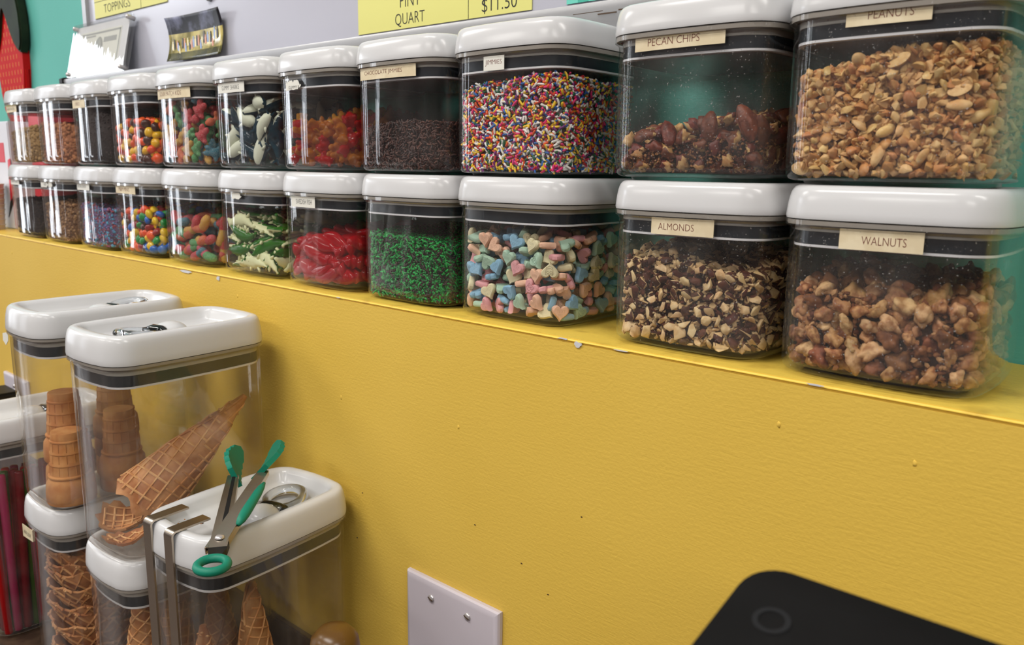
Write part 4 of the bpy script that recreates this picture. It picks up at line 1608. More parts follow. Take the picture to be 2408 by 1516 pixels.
for i, (p, nrm) in enumerate(pts):
    o = r_.choice(crocs).copy()
    o.name = 'gummy_crocodile'
    p = p.copy()
    if nrm.z > .5 or abs(nrm.y) > .5:
        p.x = max(-mx_, min(mx_, p.x))
    if nrm.z > .5 or abs(nrm.x) > .5:
        p.y = max(-mx_, min(mx_, p.y))
    cream = r_.random() < .62
    side = r_.random() < .5
    zz = (Vector((0, 0, -1 if cream else 1)) if side or nrm.z > .5 else Vector(nrm) * (-1 if cream else 1)) + Vector((r_.uniform(-.35, .35), r_.uniform(-.35, .35), r_.uniform(-.2, .2)))
    tang = Vector((0, 0, 1)).cross(nrm) if nrm.z < .5 else Vector((1, r_.uniform(-1, 1), 0))
    tang = (tang + Vector((0, 0, r_.uniform(-.35, .35)))).normalized()
    zz = (zz - tang * zz.dot(tang)).normalized()
    yy_ = zz.cross(tang)
    o.matrix_world = Matrix.Translation(base + p) @ Matrix((tang, yy_, zz)).transposed().to_4x4()
    COL.objects.link(o)
    fit(o, base)
    zn = zone(p, lev)
    tag(o, 'gummy crocodile with its %s turned up in its jar, %s' % ('cream belly' if cream else 'green back', zn), 'candy', 'gummy crocodiles %s up, %s' % ('belly' if cream else 'back', zn))
# red fish
red_j = gummy('jelly_fish_red', (216, 10, 34), .14, .38)
def fish():
    bm = bmesh.new()
    outl = []
    L = .046
    for i in range(17):
        t = i / 16
        x = -L / 2 + L * t
        if t < .22:
            w_ = .0074 - .0050 * (t / .22)
        else:
            w_ = .0026 + .0062 * math.sin(PI * (t - .22) / .78) ** .8
        outl.append((x, max(w_, .0012)))
    rings = []
    for x, w_ in outl:
        th = .0032 * min(1, w_ / .005) + .0008
        rings.append([bm.verts.new((x, w_ * math.cos(a), th * math.sin(a) * (1 if abs(math.cos(a)) < .9 else .5))) for a in [2 * PI * k / 12 for k in range(12)]])
    for A, B in zip(rings, rings[1:]):
        for i in range(12):
            bm.faces.new((A[i], A[(i + 1) % 12], B[(i + 1) % 12], B[i]))
    bm.faces.new(rings[0]); bm.faces.new(list(reversed(rings[-1])))
    bmesh.ops.create_icosphere(bm, subdivisions=1, radius=.0011, matrix=Matrix.Translation((.0165, .0018, .0026)))
    tube(bm, [(.010, -.0050, .0022), (.008, -.001, .0034), (.0095, .0045, .0024)], .0006, 5)
    return protobm('gummy_fish', bm, red_j)
fp = fish()
lev = level_fn('L6', .038, .050, .056, .058, .003, .006)
pts = shell_points(lev, .0140, .0046, 3, 2600, seed=95, step=.0085)
base = Vector(jars['L6'].location)
for i, (p, nrm) in enumerate(pts):
    o = fp.copy()
    o.name = 'gummy_fish'
    p = p.copy()
    mx_ = IA - .023
    if nrm.z > .5 or abs(nrm.y) > .5:
        p.x = max(-mx_, min(mx_, p.x))
    if nrm.z > .5 or abs(nrm.x) > .5:
        p.y = max(-mx_, min(mx_, p.y))
    tang = Vector((0, 0, 1)).cross(nrm) if nrm.z < .5 else Vector((1, r_.uniform(-1, 1), 0))
    tang = (tang * r_.choice((-1, 1)) + Vector((0, 0, r_.uniform(-.3, .3)))).normalized()
    zz = Vector(nrm) + Vector((r_.uniform(-.4, .4), r_.uniform(-.4, .4), r_.uniform(0, .9)))
    zz = (zz - tang * zz.dot(tang)).normalized()
    o.matrix_world = Matrix.Translation(base + p) @ Matrix((tang, zz.cross(tang), zz)).transposed().to_4x4()
    COL.objects.link(o)
    fit(o, base)
    zn = zone(p, lev)
    tag(o, 'translucent red gummy fish in the jar of fish, ' + zn, 'candy', 'red gummy fish, ' + zn)

# nuts ----------------------------------------------------------------------
def chunk(name, r, flat, seed, mats, p_skin=0.0, npt=11, cut=None):
    r_ = random.Random(seed)
    bm = bmesh.new()
    for k in range(npt):
        v = Vector((r_.gauss(0, 1), r_.gauss(0, 1), r_.gauss(0, 1))).normalized()
        v = Vector((v.x * r, v.y * r * r_.uniform(.65, .95), v.z * r * flat)) * r_.uniform(.8, 1.1)
        bm.verts.new(v)
    res = bmesh.ops.convex_hull(bm, input=bm.verts[:])
    for v in [v for v in bm.verts if not v.link_faces]:
        bm.verts.remove(v)
    bmesh.ops.bevel(bm, geom=bm.edges[:], offset=r * .08, segments=1, affect='EDGES', clamp_overlap=True)
    for v in bm.verts:
        if v.co.length > r * 1.25:
            v.co *= r * 1.25 / v.co.length
    if len(mats) > 1:
        d = Vector((r_.gauss(0, 1), r_.gauss(0, 1), r_.gauss(0, 1))).normalized()
        for f in bm.faces:
            f.normal_update()
            if f.normal.dot(d) > p_skin:
                f.material_index = 1
    return protobm(name, bm, mats, True, .75)
pn1 = mat('peanut_flesh', (226, 190, 132), .45, .4, col2=(206, 160, 98), nscale=120, var=.14)
pn2 = mat('roasted_peanut', (206, 150, 94), .45, .4, col2=(184, 122, 70), nscale=120, var=.14)
peanuts = [chunk('peanut_piece', .0052, .62, k, [pn1 if k % 3 else pn2], npt=(9 if k % 2 else 14)) for k in range(9)]
def half_nut(name, L, w_, h_, mats, seed):
    bm = bmesh.new()
    bmesh.ops.create_uvsphere(bm, u_segments=14, v_segments=9, radius=1)
    for v in bm.verts:
        if v.co.y < 0:
            v.co.y *= .12
        v.co = Vector((v.co.z * L * (1 + .1 * v.co.x), v.co.x * w_, v.co.y * h_))
        v.co += v.co * .12 * noise.noise(v.co * 200 + Vector((seed, 0, 0)))
    return protobm(name, bm, mats, True, .9)
peanuts += [half_nut('peanut_piece', .0068, .0040, .0036, [pn1], 1), half_nut('peanut_piece', .0072, .0042, .0034, [pn1], 2), half_nut('peanut_piece', .006, .0042, .0036, [pn2], 3)]
lev = level_fn('U10', .060, .074, .072, .078, .0025, .006)
pts = shell_points(lev, .0056, .0028, 1, 12000, seed=101)
pts = sorted(pts, key=lambda q: -(q[1].x * .1 - q[1].y * 1 + (0 if q[1].z < .5 else .35)))
rest = pts[300:]
for o_ in peanuts:
    o_['desc'] = 'roasted tan' if o_.data.materials[0] == pn2 else 'pale golden'
place(peanuts, 'U10', pts[:300], 'peanut_piece', '{d} chopped peanut piece in the peanut jar', 'nut', 'peanut pieces', random.Random(61), 'rand', scale=(.60, .98))
def stuff_rest(key, rest, lev, protos, name, label, cat, colr, corecol, seed, sc_, cnt, pr, ins=.004):
    r_ = random.Random(seed)
    variants = []
    for pr_ in protos[:8]:
        b_ = bmesh.new()
        b_.from_mesh(pr_.data)
        bmesh.ops.triangulate(b_, faces=b_.faces[:])
        b_.verts.ensure_lookup_table()
        v_ = np.array([v.co[:] for v in b_.verts])
        variants.append((v_ / np.abs(v_).max(), np.array([[v.index for v in f.verts] for f in b_.faces])))
        b_.free()
    items = []
    pp = list(rest) + free_points(lambda x, y: lev(x, y) - .002, cnt, cnt // 2, pr + .0025, .006, seed)
    for p, nrm in pp:
        items.append((r_.randrange(len(variants)), randrot(r_) * sc_ * r_.uniform(.6, 1.1), p, np.array(r_.choice(colr)) * r_.uniform(.8, 1.08)))
    cv, cf = core(key, lev, ins + .003, None, .005)
    o = merged(name, variants, items, M['attr_dull'], (cv, cf, corecol))
    o.data.polygons.foreach_set('use_smooth', np.zeros(len(o.data.polygons), bool))
    o.location = jars[key].location
    tag(o, label, cat, None, 'stuff')
stuff_rest('U10', rest, lev, peanuts, 'loose_peanuts', 'rest of the chopped peanuts in the jar', 'nuts', G((226, 186, 126), (206, 158, 98), (214, 170, 118), (196, 136, 84)), lc((150, 104, 64)), 7, .0040, 2600, .0026, .006)
# almonds
al_f = mat('almond_flesh', (226, 198, 152), .55, .3, col2=(206, 170, 120), nscale=150, var=.1)
al_s = mat('almond_skin', (96, 52, 34), .6, .3, col2=(66, 34, 24), nscale=200, var=.2)
almonds = [chunk('almond_piece', .0066, .42, 40 + k, [al_f, al_s], (.15 if k % 2 else .6), npt=15) for k in range(10)]
lev = level_fn('L9', .062, .056, .078, .070, .003, .001)
pts = shell_points(lev, .0070, .0030, 1, 9000, seed=111)
for k, o_ in enumerate(almonds):
    o_['desc'] = 'mostly pale' if k % 2 else 'mostly brown-skinned'
place(almonds, 'L9', pts[:300], 'almond_piece', '{d} chopped almond piece in its jar', 'nut', 'almond pieces', random.Random(62), 'flat', tilt=.7, scale=(.62, 1.0))
stuff_rest('L9', pts[300:], lev, almonds, 'loose_almonds', 'almond crumbs and the rest of the chopped almonds', 'nuts', G((216, 186, 140), (92, 50, 34), (74, 40, 28), (206, 172, 124)), lc((70, 42, 28)), 8, .0032, 2400, .0022, .006)
# walnuts
wl = [mat('walnut_%s' % q, a, .55, .3, col2=b, nscale=170, nlo=.42, nhi=.62, var=.16, bump=.4, bscale=450) for q, a, b in (('tan', (190, 142, 94), (138, 86, 50)), ('brown', (140, 88, 54), (92, 52, 32)), ('pale', (208, 168, 122), (160, 112, 70)))]
def walnut(seed):
    r_ = random.Random(seed)
    L = r_.uniform(.9, 1.5)
    v, f = ico_lump(.0064, 3, .62, seed, (L, r_.uniform(.65, .9), .70), 1.15)
    return proto('walnut_piece', v, f, wl[seed % 3])
walnuts = [walnut(k) for k in range(12)]
v_, f_ = ico_lump(.006, 1, .6, 2, (1, .8, .7))
walnut_small = proto('walnut_bit', v_, f_, wl[0])
lev = level_fn('L10', .054, .047, .064, .056, .003, .003)
pts = shell_points(lev, .0088, .0048, 2, 6000, seed=121, step=.007)
for k, o_ in enumerate(walnuts):
    o_['desc'] = ('tan', 'dark brown', 'pale')[k % 3]
place(walnuts, 'L10', pts[:300], 'walnut_piece', '{d} lumpy walnut piece in its jar', 'nut', 'walnut pieces', random.Random(63), 'rand', scale=(.6, 1.2))
stuff_rest('L10', [], lev, [walnut_small], 'walnut_crumbs', 'walnut crumbs filling the walnut jar', 'nuts', G((150, 100, 64), (110, 66, 42), (186, 142, 98)), lc((72, 44, 30)), 9, .0030, 900, .004, .008)
# pecans
pc_s = mat('pecan_skin', (112, 52, 34), .42, .4, col2=(78, 34, 24), nscale=220, nlo=.4, nhi=.65, var=.2, bump=.4, bscale=350)
pc_f = mat('pecan_flesh', (206, 170, 116), .6, .3, col2=(170, 124, 76), nscale=200, var=.1)
def pecan_half(seed, part=1.0):
    bm = bmesh.new()
    nu, nv = 20, 12
    grid = []
    L = .0150 * part
    for j in range(nv + 1):
        t = j / nv
        x = -L + 2 * L * t
        w_ = max(.0005, math.sin(PI * (t * .94 + .03)) ** .55)
        ring = []
        for i in range(nu):
            a = 2 * PI * i / nu
            g = 1 - .14 * abs(math.cos(a * 3)) * (1 if math.sin(a) > 0 else .3)
            yy_, zz_ = .0066 * w_ * math.cos(a) * g, (.0056 if math.sin(a) > 0 else .0022) * w_ * math.sin(a) * g
            ring.append(bm.verts.new((x, yy_ + .0012 * math.sin(t * PI), zz_ + .0010 * noise.noise(Vector((x * 300, a, seed))))))
        grid.append(ring)
    for A, B in zip(grid, grid[1:]):
        for i in range(nu):
            f = bm.faces.new((A[i], A[(i + 1) % nu], B[(i + 1) % nu], B[i]))
            f.material_index = 0 if (i < nu // 2 + 1 or i > nu - 2) else 1
    bm.faces.new(grid[0]).material_index = 1
    bm.faces.new(list(reversed(grid[-1]))).material_index = 1
    return protobm('pecan_piece', bm, [pc_s, pc_f], True, 1.0)
def pecan_bit(seed):
    v, f = ico_lump(.0062, 2, .8, seed, (1.2, .8, .7), 1.9)
    r_ = random.Random(seed)
    d = Vector((r_.gauss(0, 1), r_.gauss(0, 1), r_.gauss(0, 1))).normalized()
    mi_ = []
    for q in f:
        c = Vector(v[list(q)].mean(0)).normalized()
        mi_.append(1 if c.dot(d) > .1 else 0)
    return proto('pecan_piece', v, f, [pc_s, pc_f], True, mi_)
pecans = [pecan_half(k, (.85, .7, .6)[k % 3]) for k in range(4)] + [pecan_bit(k) for k in range(8)]
lev = level_fn('U9', .028, .042, .034, .050, .003, .002)
pts = shell_points(lev, .0100, .0048, 3, 3600, seed=131, step=.0075)
for k, o_ in enumerate(pecans):
    o_['desc'] = 'smooth reddish brown' if k < 4 else 'broken two-tone'
place(pecans, 'U9', pts[:300], 'pecan_piece', '{d} pecan piece in the pecan jar', 'nut', 'pecan pieces', random.Random(64), 'flat', tilt=.8, scale=(.72, .98))
stuff_rest('U9', [], lambda x, y: lev(x, y) * .72, [pecan_bit(3)], 'pecan_crumbs', 'fine pecan crumbs at the bottom of the jar', 'nuts', G((104, 56, 38), (150, 104, 66), (84, 42, 30)), lc((64, 34, 24)), 10, .0016, 1500, .001, .008)

# ------------------------------------------------------------------ tall jars on the counter
def dish_handle(t, h_, x, y, ang, lid):
    """clear ring pull and the white thumb dome in the dished lid"""
    z = h_ - .0135
    bm = bmesh.new()
    n, m_ = 36, 12
    rings = []
    for i in range(n):
        a = 2 * PI * i / n
        c = Vector((math.cos(a) * .0170, math.sin(a) * .0190, 0))
        rings.append([bm.verts.new(c * (1 + math.cos(2 * PI * k / m_) * .0048 / .018) + Vector((0, 0, math.sin(2 * PI * k / m_) * .0042))) for k in range(m_)])
    for i in range(n):
        A, B = rings[i], rings[(i + 1) % n]
        for k in range(m_):
            bm.faces.new((A[k], A[(k + 1) % m_], B[(k + 1) % m_], B[k]))
    tube(bm, [(-.015, -.017, .0), (-.006, -.0195, .002), (.006, -.0195, .002), (.015, -.017, .0)], [.004, .0058, .0058, .004], 10)
    o = bmobj('ring_pull', bm, M['glass'], t)
    o.location = (x, y, z + .0050)
    o.rotation_euler = (math.radians(8), 0, ang)
    bm = bmesh.new()
    bmesh.ops.create_uvsphere(bm, u_segments=24, v_segments=14, radius=1, matrix=Matrix.Diagonal((.0165, .0165, .0105, 1)))
    d = bmobj('thumb_dome', bm, M['lid'], t)
    d.location = (x + math.sin(ang) * .034, y - math.cos(ang) * .034, z + .0010)

TW, TD = 0.108, 0.165
def tall(xl, yf, z0, z1, rot, label, body='clear_tall', ring=True, ang=0.0, rx=0.0, ry=.03):
    t, lid = jar('tall_jar', TW, TD, z1 - z0, .027, label, (xl + TW / 2, yf + TD / 2, z0), rot, 'tall jars on the counter', 1.34, body)
    if ring:
        dish_handle(t, z1 - z0, rx, ry, ang, lid)
    return t
r5 = math.radians(4)
ZM = -0.2440
jD = tall(-0.985, -0.180, ZC, ZM, 0, 'clear jar of waffle bowls on the counter under the cake cone jar', ring=False)
jB = tall(-0.976, -0.182, ZM, -0.028, 0, 'tall clear jar of cake cones nearest the strawberry, on the waffle bowl jar', ang=0.3, rx=.006, ry=.03)
jC = tall(-0.818, -0.181, ZC, ZM, 0, 'clear jar of sugar cones on the counter under the waffle cone jar', ring=False)
jA = tall(-0.8125, -0.1835, ZM, -0.028, math.radians(3), 'tall clear jar holding one large waffle cone', ang=3.3, rx=.004, ry=-.030)
jE = tall(-0.690, -0.176, ZC, -0.180, math.radians(5), 'clear jar with tongs on its lid and two steel hooks', ang=0.25, rx=.008, ry=.032)
jF = tall(-1.160, -0.195, ZC, -0.182, 0, 'clear jar of coloured candy straws beside the waffle bowl jar', ang=0, rx=0, ry=.03)

# cake cones in jar B, upside down
cake_m = mat('wafer', (204, 146, 88), .7, .2, col2=(188, 124, 70), nscale=60, bump=.2, bscale=600, var=.05)
def cake_cone_bm(bm, z0):
    """inverted: foot at the top"""
    prof = [(.0235, 0), (.0245, .002), (.0245, .012), (.0235, .022), (.0205, .0265), (.0195, .028)]
    prof += [(.0212, .0290), (.0212, .0305), (.0192, .0315)]
    z = .0315
    for k in range(3):
        prof += [(.0190 - k * .0011, z + .0015), (.0184 - k * .0011, z + .0105), (.0190 - k * .0011, z + .0112), (.0189 - k * .0011, z + .0125)]
        z += .0125
    prof += [(.0158, z + .0008), (.0155, z + .008), (.0150, z + .0088), (0, z + .0092)]
    lathe(bm, [(r_, zz + z0) for r_, zz in prof], 28)
    for k in range(3):
        zb = .0330 + k * .0125 + z0
        for i in range(14):
            a = 2 * PI * i / 14
            rr_ = .0189 - k * .0011
            d = Vector((math.cos(a), math.sin(a), 0))
            tube(bm, [d * rr_ + Vector((0, 0, zb)), d * (rr_ - .0006) + Vector((0, 0, zb + .0095))], .0006, 4)
def cake_cone_mesh():
    bm = bmesh.new()
    cake_cone_bm(bm, 0)
    return protobm('cake_cone', bm, cake_m, True, .7)
ccp = cake_cone_mesh()
fz = ZM + .0060
for i, (x, y, lift, where) in enumerate([(-.898, -.1515, 0, 'front one by the jar\'s right corner'), (-.947, -.134, 0, 'lower one of the taller front stack'), (-.947, -.134, .030, 'upper one of the taller front stack'),
                                         (-.945, -.080, .0, 'bottom one of the rear stack'), (-.945, -.080, .024, 'middle one of the rear stack'), (-.945, -.080, .046, 'top one of the rear stack'),
                                         (-.897, -.096, 0, 'lower one of the stack behind the waffle jar\'s corner'), (-.897, -.096, .012, 'upper one of the stack behind the waffle jar\'s corner')]):
    o = ccp.copy()
    o.name = 'cake_cone'
    o.matrix_world = Matrix.Translation((x, y, fz + lift)) @ Matrix.Rotation(i * 1.1, 4, 'Z')
    COL.objects.link(o)
    tag(o, 'upside down cake cone, %s' % where, 'ice cream cone', 'cake cones in the tall jar')

waf_m = mat('waffle', (204, 148, 98), .65, .25, col2=(166, 106, 64), nscale=45, bump=.25, bscale=500, var=.05)
waf_d = mat('waffle_ridge', (226, 176, 122), .65, .25, col2=(204, 142, 86), nscale=60)
def waffle_cone(name, L, Rm, turns=12, ridges=True, ruffle=.0):
    """hollow cone, tip at z=L, with a raised diagonal lattice"""
    bm = bmesh.new()
    n = 48
    st = 22
    def surf(t, a, off=0):
        r_ = (Rm - .003) * (1 - t) ** .95 + .0030
        if t < .04 and ruffle:
            r_ += ruffle * .5 * math.sin(a * 9)
        z = L * t - (ruffle * (1 + math.sin(a * 7)) if t < .001 else 0)
        r_ += off
        return Vector((r_ * math.cos(a), r_ * math.sin(a), z))
    rings = [[bm.verts.new(surf(j / st, 2 * PI * i / n)) for i in range(n)] for j in range(st + 1)]
    inner = [[bm.verts.new(surf(j / st * .9, 2 * PI * i / n, -.0022)) for i in range(n)] for j in range(st + 1)]
    for G_, fl in ((rings, 0), (inner, 1)):
        for A, B in zip(G_, G_[1:]):
            for i in range(n):
                q = (A[i], A[(i + 1) % n], B[(i + 1) % n], B[i])
                bm.faces.new(q if not fl else tuple(reversed(q)))
    for i in range(n):
        bm.faces.new((rings[0][(i + 1) % n], rings[0][i], inner[0][i], inner[0][(i + 1) % n]))
    bm.faces.new(rings[-1])
    # lattice: straight lines on the unrolled sheet, about one cell every 12 mm
    Ls = math.hypot(L, Rm)
    sa = Rm / Ls
    half = PI * sa
    cell = turns
    for ang in (.785, -.785):
        ca, sn = math.cos(ang), math.sin(ang)
        for k in range(-30, 31):
            run = []
            for q_ in range(-70, 71):
                u, v = k * cell + .3 * cell, q_ * .0035
                X_, Y_ = u * -sn + v * ca, u * ca + v * sn
                sl, ph_ = math.hypot(X_, Y_), math.atan2(Y_, X_)
                if Ls * .03 < sl < Ls * .995 and abs(ph_) < half:
                    run.append(surf(1 - sl / Ls, ph_ / sa, .0004))
                elif len(run) > 2:
                    tube(bm, run, .0012 * (Rm / .036) ** .4, 5, mi=[1] * (len(run) - 1))
                    run = []
                else:
                    run = []
            if len(run) > 2:
                tube(bm, run, .0012 * (Rm / .036) ** .4, 5, mi=[1] * (len(run) - 1))
    # seam overlap
    tube(bm, [surf(t, .4 + t * 2.4, .0008) for t in [i / 16 * .98 for i in range(17)]], .0016, 6)
    return protobm(name, bm, [waf_m, waf_d], True, .8)
wcone = waffle_cone('waffle_cone', .150, .036, .0115, ruffle=.004)
tip = Vector((-.7180, -.045, -.108))
mouth = Vector((-.764, -.131, -.206))
q = (tip - mouth).to_track_quat('Z', 'Y')
wcone.matrix_world = Matrix.Translation(mouth) @ q.to_matrix().to_4x4() @ Matrix.Scale((tip - mouth).length / .150, 4)
COL.objects.link(wcone)
tag(wcone, 'large waffle cone leaning tip-up against the side of the tall jar', 'ice cream cone')

def waffle_sheet(name, cx, cyy, cz, w_, h_, seed, tilt, label, grp=None):
    """broken curved waffle shard with a raised lattice"""
    r_ = random.Random(seed)
    bm = bmesh.new()
    n = 26
    outl = []
    for k in range(n):
        a = 2 * PI * k / n
        s = 1 + .12 * math.sin(k * 2.5) + r_.uniform(-.1, .1)
        outl.append((math.cos(a) * w_ / 2 * s, math.sin(a) * h_ / 2 * s))
    f = lambda x, y: .9 * x * x / w_ + .3 * y * y / h_
    c1, c2 = bm.verts.new((0, 0, .0013)), bm.verts.new((0, 0, -.0012))
    pt_, pb_ = None, None
    for q in (.25, .5, .75, 1.0):
        top = [bm.verts.new((x * q, y * q, f(x * q, y * q) + .0013)) for x, y in outl]
        bot = [bm.verts.new((x * q, y * q, f(x * q, y * q) - .0012)) for x, y in outl]
        for i in range(n):
            j = (i + 1) % n
            if pt_ is None:
                bm.faces.new((c1, top[i], top[j]))
                bm.faces.new((c2, bot[j], bot[i]))
            else:
                bm.faces.new((pt_[i], top[i], top[j], pt_[j]))
                bm.faces.new((pb_[j], bot[j], bot[i], pb_[i]))
        pt_, pb_ = top, bot
    for i in range(n):
        j = (i + 1) % n
        bm.faces.new((top[i], bot[i], bot[j], top[j]))
    for ang in (.78, -.78):
        for k in range(-4, 5):
            pts_ = []
            for q_ in range(-8, 9):
                u, v = k * .0085, q_ * .0035
                x, y = u * math.cos(ang) - v * math.sin(ang), u * math.sin(ang) + v * math.cos(ang)
                if (x / (w_ / 2)) ** 2 + (y / (h_ / 2)) ** 2 < .82:
                    pts_.append((x, y, f(x, y) + .0018))
            if len(pts_) > 2:
                tube(bm, pts_, .0011, 5, mi=[1] * (len(pts_) - 1))
                tube(bm, [(p_[0], p_[1], p_[2] - .0034) for p_ in pts_], .0011, 5, mi=[1] * (len(pts_) - 1))
    o = bmobj(name, bm, [waf_m, waf_d], None, True, .9)
    o.matrix_world = Matrix.Translation((cx, cyy, cz)) @ Euler(tilt).to_matrix().to_4x4()
    tag(o, label, 'waffle piece', grp)
    return o
waffle_sheet('waffle_shard', -.783, -.147, ZM + .0125, .050, .040, 3, (.12, .15, .3), 'broken waffle piece on the jar floor beside the big cone\'s mouth')
waffle_sheet('waffle_shard', -.745, -.160, ZM + .0110, .040, .024, 5, (.05, -.1, 1.1), 'small waffle shard under the big cone\'s ragged rim')

# waffle bowls stacked in jar D
def bowl():
    bm = bmesh.new()
    n = 48
    def pt(t, a, off):
        r_ = .018 + .026 * t ** .7 + off + (.0030 * math.sin(a * 8) * t ** 3)
        z = .030 * t ** 1.4 + (.0028 * math.sin(a * 8 + 1) * t ** 3)
        return Vector((r_ * math.cos(a), r_ * math.sin(a), z))
    o_ = [[bm.verts.new(pt(j / 8, 2 * PI * i / n, 0)) for i in range(n)] for j in range(9)]
    i_ = [[bm.verts.new(pt(j / 8, 2 * PI * i / n, -.0024) + Vector((0, 0, .001))) for i in range(n)] for j in range(9)]
    for G_, fl in ((o_, 0), (i_, 1)):
        for A, B in zip(G_, G_[1:]):
            for i in range(n):
                q_ = (A[i], A[(i + 1) % n], B[(i + 1) % n], B[i])
                bm.faces.new(q_ if not fl else tuple(reversed(q_)))
    for i in range(n):
        bm.faces.new((o_[-1][i], o_[-1][(i + 1) % n], i_[-1][(i + 1) % n], i_[-1][i]))
    bm.faces.new(o_[0]); bm.faces.new(list(reversed(i_[0])))
    for s in (-1, 1):
        for k in range(14):
            tube(bm, [pt(j / 10, 2 * PI * k / 14 + s * j / 10 * .7, .0004) for j in range(11)], .0012, 5, mi=[1] * 10)
    for i in range(24):
        a = 2 * PI * i / 24
        bmesh.ops.create_icosphere(bm, subdivisions=1, radius=.0021, matrix=Matrix.Translation(pt(1, a, -.0008)))
    return protobm('waffle_bowl', bm, [waf_m, waf_d], True, .9)
bw = bowl()
for stack, (sx, sy) in enumerate(((-.931, -.125), (-.933, -.055))):
    for k in range(13 if stack == 0 else 9):
        o = bw.copy()
        o.name = 'waffle_bowl'
        o.matrix_world = Matrix.Translation((sx + .002 * math.sin(k * 2), sy + .002 * math.cos(k * 3), ZC + .0062 + k * .0118)) @ Euler((.05 * math.sin(k * 1.7), .05 * math.cos(k * 2.3), k * 1.3)).to_matrix().to_4x4()
        COL.objects.link(o)
        tag(o, 'ruffled waffle bowl nested in the %s stack of the lower jar' % ('front' if stack == 0 else 'rear'), 'waffle bowl', 'waffle bowls in the %s stack' % ('front' if stack == 0 else 'rear'))

# sugar cones in jars C and E
sug_m = mat('sugar_cone', (190, 140, 90), .6, .25, col2=(164, 108, 62), nscale=70, bump=.3, bscale=350, var=.08)
scp = waffle_cone('sugar_cone', .108, .0225, .009)
scp.data.materials[0] = sug_m
for i, (x, y, lift, where) in enumerate([
        (-.757, -.146, .066, 'top of the front stack in the lower jar'), (-.757, -.146, .040, 'second in the front stack in the lower jar'), (-.757, -.146, 0, 'bottom of the front stack in the lower jar'),
        (-.785, -.100, .045, 'top of the left stack in the lower jar'), (-.785, -.100, .0, 'bottom of the left stack in the lower jar'),
        (-.740, -.075, .055, 'top of the middle stack in the lower jar'), (-.740, -.075, .0, 'bottom of the middle stack in the lower jar'),
        (-.648, -.140, .055, 'top of the stack behind the steel hooks'), (-.648, -.140, .0, 'bottom of the stack behind the steel hooks'),
        (-.655, -.085, .075, 'top of the left stack in the tongs jar'), (-.655, -.085, .030, 'bottom of the left stack in the tongs jar')]):
    o = scp.copy()
    o.name = 'sugar_cone'
    o.matrix_world = Matrix.Translation((x, y, ZC + .0062 + lift)) @ Matrix.Rotation(i * .9, 4, 'Z')
    COL.objects.link(o)
    tag(o, 'sugar cone tip-up, ' + where, 'ice cream cone', 'sugar cones')

# candy straws in jar F
stc = [('pink', (206, 26, 110)), ('red', (196, 16, 20)), ('green', (74, 112, 30)), ('dark red', (150, 14, 34)), ('magenta', (176, 20, 84))]
stm = {k: gummy('straw_%s' % k.replace(' ', '_'), c, .25, .1) for k, c in stc}
strp = {}
for k, c in stc:
    bm = bmesh.new()
    lathe(bm, [(0, 0), (.004, .0005), (.0048, .002), (.0048, .203), (.004, .2045), (0, .205)], 12)
    strp[k] = protobm('candy_straw', bm, stm[k])
rs = random.Random(77)
seqs = ['red', 'pink', 'dark red', 'green', 'dark red', 'magenta', 'dark red', 'red', 'pink', 'green', 'dark red', 'magenta']
i = 0
for yy in np.arange(-.180, -.045, .0108):
    for cx_, row_ in ((-1.064, 'by the wall'), (-1.0755, 'in the second row'), (-1.087, 'in the third row')):
        k = seqs[(i * 5 + int(abs(cx_ * 1000)) % 7) % len(seqs)]
        if row_[0:2] == 'by':
            k = seqs[i % len(seqs)]
        o = strp[k].copy()
        o.name = 'candy_straw'
        o.matrix_world = Matrix.Translation((cx_, yy, ZC + .0058)) @ Euler((rs.uniform(-.04, .04), rs.uniform(-.015, .0), 0)).to_matrix().to_4x4()
        COL.objects.link(o)
        tag(o, '%s candy straw in the straw jar, %s, %s' % (k, row_, 'front part' if yy < -.12 else 'rear part'), 'candy', '%s straws %s, %s' % (k, row_, 'front part' if yy < -.12 else 'rear part'))
    i += 1

# paper label on jar D
bm = bmesh.new()
prism(bm, [(-.046, .164), (-.016, .166), (-.015, .180), (-.045, .179)], -TD / 2 + .0010, -TD / 2 + .0014)
lb = bmobj('paper_label', bm, M['label_cream'], jD, smooth=False)
lettering('WAFFLE BOWL', -.042, .1685, .022, .0050, -TD / 2 + .0009, M['ink_black'], lb)
# shipping sticker remains on jar B and specks on E
bm = bmesh.new()
prism(bm, [(-.046, .176), (-.038, .172), (-.030, .178), (-.029, .185), (-.036, .186), (-.045, .184)], -TD / 2 + .0010, -TD / 2 + .0014)
bmobj('torn_sticker', bm, M['label_white'], jB, smooth=False)
rs = random.Random(4)
for k in range(9):
    bm = bmesh.new()
    bmesh.ops.create_icosphere(bm, subdivisions=1, radius=rs.uniform(.0004, .0009))
    o = bmobj('crumb', bm, M['speckdark'] if k % 2 else cake_m, jE)
    o.location = (rs.uniform(-.036, -.010), rs.uniform(-.062, -.035), (-.180 - ZC) - .0135)

